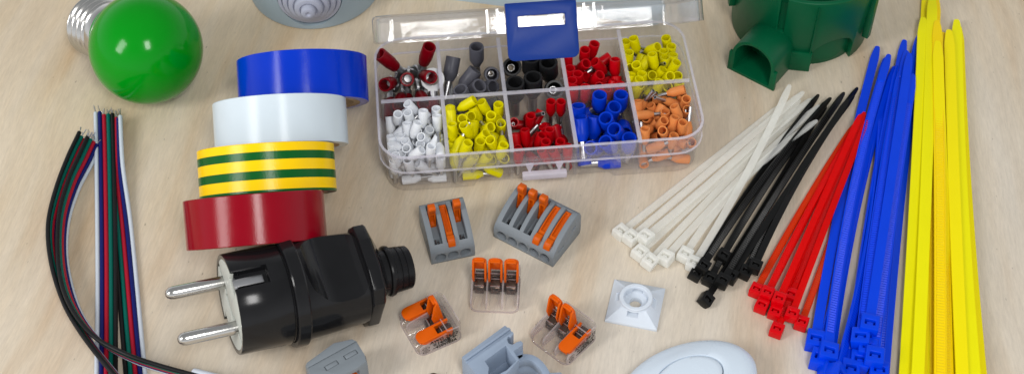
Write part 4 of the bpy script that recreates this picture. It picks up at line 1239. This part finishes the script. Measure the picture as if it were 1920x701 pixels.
# ---------------------------------------------------------------- green round wall box with spout
def build_green():
    c = at(1513, 131); c.y += 30.4
    t = thing('wall_box', 'dark green round flush wall box with an open half-round spout', 'wall box', c)
    bm = new()
    add_lathe(bm, [(0, 0), (29.6, 0), (30.0, 0.5), (32.0, 38.6), (32.0, 40.0), (31.4, 40.4), (30.4, 40.4), (29.4, 39.2), (25.0, 3), (0, 3)], 112)
    ks = []
    # slot above the spout, arch recess of the knock-out
    sp = at(1406, 150)
    u = Vector((0.60, 0.80, 0)).normalized()          # from the mouth into the box
    vrel = Vector((sp.x-c.x, sp.y-c.y, 0))
    a_sp = R_(232)
    a_sl = R_(243)
    k = new(); add_box(k, (31.4, 0, 31), (5.0, 3.2, 21), RZ(a_sl)); ks.append(k)
    a_ko = R_(290)
    k = new()
    n = 16; rr = 10.2
    arch = [(-rr, -2), (rr, -2)]+[(rr*cos(pi*i/n), 7.5+rr*0.92*sin(pi*i/n)) for i in range(n+1)]
    add_prism(k, arch, 24.5, 38, RZ(a_ko) @ Matrix(((0, 0, 1, 0), (1, 0, 0, 0), (0, 1, 0, 0), (0, 0, 0, 1))))
    core = new(); add_lathe(core, [(0, -5), (26.9, -5), (28.3, 40), (0, 40)], 112)
    ks.append(boolean(k, [core]))
    bm = boolean(bm, ks)
    part('box_body', bm, M['green_box'], t, 0.25, 2, 40)
    bm = new(); add_lathe(bm, [(25.6, 0.1), (27.25, 0.1), (28.2, 30), (26.0, 30)], 160, closed=True)
    pk = new(); add_lathe(pk, [(0, 24), (8.6, 24), (8.6, 36), (0, 36)], 48, RZ(a_ko) @ T(0, 0, 9.9) @ RY(pi/2), squash=(0.95, 1.0))
    part('knockout', boolean(bm, [pk], 'INTERSECT'), M['green_box'], t, sharp=40)
    for deg, h0, h1 in ((187, 14, 39.5), (322, 10, 39.5)):
        bm = new(); add_box(bm, (32.2, 0, (h0+h1)/2), (3.0, 3.0, h1-h0), RZ(R_(deg))); part('rib', bm, M['green_box'], t, 0.3)
    bm = new(); add_box(bm, (30.72, 0, 24), (1.3, 0.3, 31), RZ(R_(269)) @ RY(R_(2.0))); part('seam', bm, M['green_box'], t)
    # foot pads at the bottom rim
    bm = new(); add_prism(bm, [(29.4, -6), (31.5, -6), (31.5, 5), (29.4, 5)], 0.05, 11, RZ(R_(262))); part('foot', bm, M['green_box'], t, 0.3)
    # spout: half-round tube with a flat floor
    yaw = math.atan2(u.y, u.x)
    b0 = Vector((sp.x-c.x, sp.y-c.y, 0))
    fr = T(b0.x, b0.y, 0) @ RZ(yaw) @ Matrix(((0, 0, 1, 0), (-1, 0, 0, 0), (0, 1, 0, 0), (0, 0, 0, 1)))   # (across, up, along)
    def dsh(w_, h_, z_, e=0.0):
        n = 20
        return [(-w_, e), (w_, e)]+[(w_*cos(pi*i/n), h_-w_+w_*sin(pi*i/n)) for i in range(n+1)]
    def l3(pts, z): return [(x, y, z) for x, y in pts]
    bm = new()
    add_loft(bm, [l3(dsh(10.4, 21.0, 0, 0.05), 0), l3(dsh(10.4, 21.0, 0, 0.05), 20), l3(dsh(8.9, 19.4, 0, 1.3), 20), l3(dsh(8.9, 19.4, 0, 1.3), 0)], closed=True, Mx=fr)
    spt = part('spout', bm, M['green_box'], t, 0.2, 2, 50)
    for s in (-1, 1):
        bm = new(); add_box(bm, (s*10.9, 5.4, 0.8), (1.6, 10.6, 1.6), fr); part('spout_lug', bm, M['green_box'], spt, 0.2)
build_green()

# ---------------------------------------------------------------- cable ties
ORD = ['first', 'second', 'third', 'fourth', 'fifth', 'sixth', 'seventh', 'eighth', 'ninth', 'tenth', 'eleventh', 'twelfth', 'thirteenth', 'fourteenth', 'fifteenth']
HEADS = {}
def head_mesh(key, w_, mat, round_):
    if key in HEADS: return HEADS[key]
    a, b, h = w_*1.95, w_*1.85, w_*1.5
    bm = new()
    if round_ == 'disc':
        pts = [(a*0.5*cos(2*pi*k/14)*1.0, b*0.56*sin(2*pi*k/14)) for k in range(14)]
        add_loft(bm, [[(x*0.8, y*0.8, -h*0.5) for x, y in pts], [(x, y, -h*0.3) for x, y in pts], [(x, y, h*0.25) for x, y in pts], [(x*0.8, y*0.8, h*0.5) for x, y in pts]])
    else:
        add_box(bm, (0, 0, 0), (a, b, h))
    k = new(); add_box(k, (-a*0.02, 0, 0.35), (w_*0.62, w_*1.08, h+2))
    if True:
        bm = boolean(bm, [k])
        add_prism(bm, [(-w_*0.33, -h*0.5), (w_*0.1, -h*0.1), (w_*0.02, h*0.42), (-w_*0.33, h*0.42)], -w_*0.34, w_*0.34, RX(pi/2))
    me = to_mesh('head', bm, mat, w_*(0.2 if round_ else 0.11), 3 if round_ else 2, 40); HEADS[key] = me
    return me
def build_tie(color, hp, tp, w_, zh, zt, label, group, bend=0.0, sag=0.0, roll=(0, 0), mat=None, hmat=None, teeth_up=True, round_=False, th=1.05, tooth=1.0, gv=0.42):
    H, Tp = at(hp[0], hp[1], zh), at(tp[0], tp[1], zt)
    d = Tp-H; L = d.length
    lat = Vector((-d.y, d.x, 0)).normalized()
    t = thing('cable_tie', label, 'cable tie', (H.x, H.y, 0), group=group)
    org = Vector((H.x, H.y, 0))
    n = int(L/(tooth*0.5))
    C_ = []
    for i in range(n+1):
        s = i/n
        p = H+d*s+lat*(bend*4*s*(1-s))
        p.z = zh*(1-s)+zt*s-sag*4*s*(1-s)
        p.z = max(p.z, th*0.55)
        C_.append(p-org)
    bm = new(); loops = []
    hl = w_*0.95
    for i, p in enumerate(C_):
        s = i/n
        tg = (C_[min(i+1, n)]-C_[max(i-1, 0)]).normalized()
        side = Vector((-tg.y, tg.x, 0)).normalized(); up = tg.cross(side)*-1
        if up.z < 0: up = -up
        a = roll[0]*(1-s)+roll[1]*s
        sd, u_ = side*cos(a)+up*sin(a), up*cos(a)-side*sin(a)
        rest = L*(1-s)
        hw_ = w_/2; tk = th/2
        if rest < w_*2.2:
            q = rest/(w_*2.2); hw_ *= 0.42+0.58*min(1, q**0.6*1.02); tk *= 0.7+0.3*q
        if i == n: hw_ *= 0.7
        groove = 0.0
        if w_*2 < L*s and rest > 17:
            groove = gv*th if i % 2 else 0.12*th
        ti = hw_*0.74
        sg = 1 if teeth_up else -1
        top, bot = tk, -tk
        prof = [(-hw_, bot), (hw_, bot), (hw_, top*0.7), (ti, top), (ti*0.96, top-groove), (-ti*0.96, top-groove), (-ti, top), (-hw_, top*0.7)]
        loops.append([p+sd*a_+u_*(b_*sg) for a_, b_ in prof])
    add_loft(bm, loops); part('strap', bm, mat, t, sharp=25)
    tg = (C_[2]-C_[0]).normalized(); side = Vector((-tg.y, tg.x, 0)).normalized(); up = tg.cross(side)*-1
    if up.z < 0: up = -up
    a = roll[0]; sd, u_ = side*cos(a)+up*sin(a), up*cos(a)-side*sin(a)
    o = part('head', head_mesh(color, w_, hmat or mat, round_), None, t)
    m4 = Matrix((tg, sd, tg.cross(sd))).transposed().to_4x4()
    o.matrix_parent_inverse = Matrix()
    o.location = (C_[0]-tg*(w_*0.6)+u_*0.0)*S
    o.rotation_mode = 'QUATERNION'; o.rotation_quaternion = m4.to_quaternion()
    return t

# natural nylon, then black, red, blue, yellow; heads are listed from left to right
CL = [((1170, 431), (1468, 196), 0.9, 1.2, 0, (0.1, 0.2)), ((1189, 441), (1507, 173), 2.2, 3.6, 0, (0.0, 0.1)), ((1205, 469), (1520, 186), 2.2, 2.4, 0.5, (0.1, -0.1)), ((1216, 440), (1500, 188), 3.6, 2.2, -1, (0, 0.1)),
      ((1223, 485), (1533, 181), 2.2, 1.6, 1.2, (0.2, 1.0)), ((1253, 478), (1536, 198), 2.2, 3.6, 1.5, (-0.1, -0.3)), ((1288, 472), (1532, 226), 2.2, 4.6, 4.5, (0.1, -0.3)), ((1305, 489), (1481, 160), 2.2, 6.0, -1.5, (0.0, 0.2))]
for i, (h, tp, zh, zt, bd, rl) in enumerate(CL):
    build_tie('clear', h, tp, 2.9, zh+0.9, zt, 'translucent white cable tie, %s from the left among the white heads' % ORD[i], 'translucent white cable ties', bd, 0, rl, M['tie_clear'], M['head_clear'], i % 2 == 0, True, gv=0.2)
BK = [((1308, 508), (1535, 178), 2.2, 3.5, 1.5, (0.2, 1.2)), ((1321, 494), (1558, 184), 4.6, 4.0, 2, (0.3, 1.2)), ((1327, 556), (1545, 193), 2.2, 2.4, -1, (0.6, 0.9)), ((1334, 518), (1544, 196), 2.2, 2.5, 1.5, (0.1, 0.8)),
      ((1358, 475), (1549, 200), 2.2, 2.0, 2, (0.3, 0.9)), ((1358, 522), (1583, 174), 4.4, 4.4, 1, (0.1, 0.9)), ((1374, 513), (1590, 187), 2.4, 6.2, 0, (0.0, 0.3)), ((1400, 505), (1601, 180), 2.2, 2.4, 2.5, (0.2, 1.1)), ((1418, 494), (1608, 165), 4.2, 2.6, 2.5, (0.1, 1.2))]
for i, (h, tp, zh, zt, bd, rl) in enumerate(BK):
    build_tie('black', h, tp, 2.6, zh, zt, 'thin black cable tie, %s from the left among the black heads' % ORD[i], 'black cable ties', bd, 0, rl, M['tie_black'], None, i % 2 == 1)
RD = [((1421, 539), (1604, 232), 2.2, 1.4, 1.0, 1), ((1431, 568), (1612, 222), 2.2, 2.4, 0.5, 0), ((1441, 545), (1618, 214), 3.8, 3.2, 1.0, 0), ((1456, 580), (1621, 211), 2.2, 4.2, 0, 0), ((1459, 613), (1624, 219), 2.2, 2.2, -0.5, 0), ((1463, 556), (1613, 216), 5.0, 5.2, 0, 0),
      ((1485, 548), (1622, 224), 2.2, 3.8, 0, 0), ((1487, 584), (1625, 226), 3.8, 4.6, 0.2, 0), ((1505, 600), (1629, 237), 2.2, 1.6, -0.5, 1)]
for i, (h, tp, zh, zt, bd, og) in enumerate(RD):
    build_tie('red', h, tp, 2.6, zh, zt, ('orange-red' if og else 'red')+' cable tie, %s from the left among the red heads' % ORD[i], 'red cable ties', bd, 0, (0, 0.1), M['tie_orange'] if og else M['tie_red'], M['head_red'], i % 2 == 0)
BL = [((1530, 630), (1645.5, 88), 2.8, 1.2, 1.5, (0, 0)), ((1539, 665), (1660, 110), 2.8, 2.2, -1, (0, 0.1)), ((1553, 652), (1667, 103), 5.2, 4.4, 3.0, (0.15, 0)), ((1554, 693), (1677, 126), 2.8, 2.4, 3, (0.5, 0.8)), ((1571, 694), (1653, 127), 5.4, 1.2, -5, (0.9, 0.2)), ((1594, 685), (1684, 124), 2.8, 2.2, 1.5, (0.1, 0.5)),
      ((1612, 669), (1696, 76), 2.8, 2.0, 1.5, (0, 0)), ((1615, 626), (1690, 132), 5.6, 3.4, 1.0, (-0.2, 0)), ((1627, 645), (1700, 96), 4.6, 3.6, 1.0, (0, 0.1)), ((1631, 601), (1705.5, 101), 7.4, 5.6, 0, (0, 0.1)), ((1640, 661), (1712, 140), 6.4, 5.0, 0.5, (0, 0.1)), ((1648, 688), (1722.5, 68), 3.2, 2.6, 1.5, (0, 0.6)),
      ((1657, 712), (1719, 130), 2.8, 1.6, 1.0, (0, 0.9))]
for i, (h, tp, zh, zt, bd, rl) in enumerate(BL):
    build_tie('blue', h, tp, 3.7, zh, zt, 'long blue cable tie, %s from the left among the blue heads' % ORD[i], 'blue cable ties', bd, 0, rl, M['tie_blue'], None, i % 3 != 0, th=1.2, tooth=1.15)
YL = [((1692, 775), (1731, 34), 1.6, 4.6, -0.5, 0), ((1703, 784), (1739, -28), 1.6, 1.2, 0.5, 0), ((1717, 770), (1748, -8), 5.2, 4.4, -0.5, 0), ((1724, 786), (1752, -4), 2.0, 2.0, 0.3, 0), ((1733, 780), (1755, -6), 1.6, 2.6, 0.5, 1), ((1747, 768), (1765, 75), 1.8, 1.6, -0.5, 1), ((1757, 788), (1751, 20), 1.8, 3.6, 0.5, 1), ((1763, 778), (1757, 40), 5.6, 5.6, -0.5, 1), ((1778, 770), (1768, 62), 4.4, 2.8, 0.8, 1), ((1794, 780), (1758, 78), 2.0, 6.6, 1.0, 0), ((1803, 790), (1775, 66), 1.6, 1.8, 0.5, 0), ((1807, 772), (1779, 57), 5.4, 4.6, 0.4, 0), ((1821, 782), (1786, 60), 1.8, 1.6, 1.0, 0), ((1833, 772), (1793.5, 38), 4.6, 3.4, 1.6, 0), ((1846, 782), (1797, 50), 1.6, 1.2, 1.4, 0)]
for i, (h, tp, zh, zt, bd, tu) in enumerate(YL):
    build_tie('yellow', h, tp, 4.5, zh+1, zt, 'longest yellow cable tie, %s from the left along the lower edge' % ORD[i], 'yellow cable ties', bd, 0, (0, 0), M['tie_lemon'] if i in (0, 2, 5, 13) else M['tie_yellow'] if not tu else M['tie_gold'], M['tie_yellow'], bool(tu), th=1.3, tooth=1.3, gv=0.24)

# ---------------------------------------------------------------- ferrule poses: x y z (mm) and quaternion in the organiser's frame
for line in POSES.strip().splitlines():
    f = line.split()
    place_ferrule(KEYS[f[0]], int(f[1]), [float(v) for v in f[2:5]], [float(v)/1000 for v in f[5:9]])
place_ferrule('ring', 1, (-42.3, 9.6, 9.4), (Quaternion((0, 0, 1), R_(-4)) @ Quaternion((1, 0, 0), R_(-58))), 'dark red ring terminal standing upright with its silver ring raised')
for p, d in (((-60, 16, 3.4), (0.06, 1, 0)), ((-53, 17.5, 3.4), (0.05, 1, 0)), ((-46, 16, 3.4), (0.0, 1, 0.02)), ((-59, 18.5, 11.5), (0.25, 0.68, -0.62)), ((-52, 20.5, 11.5), (0.05, 0.66, -0.62)), ((-55.5, 11.5, 9.5), (0.1, 0.8, -0.45)), ((-47.5, 12.5, 9), (-0.1, 0.8, -0.42)),
             ((-45.5, 21.5, 11.0), (-0.25, 0.66, -0.6)), ((-57, 26, 13.0), (0.55, 0.05, -0.8)), ((-45, 27, 13.5), (-0.25, 0.12, -0.95))):
    place_ferrule('ring', 1, p, Vector(d).to_track_quat('Z', 'X'))
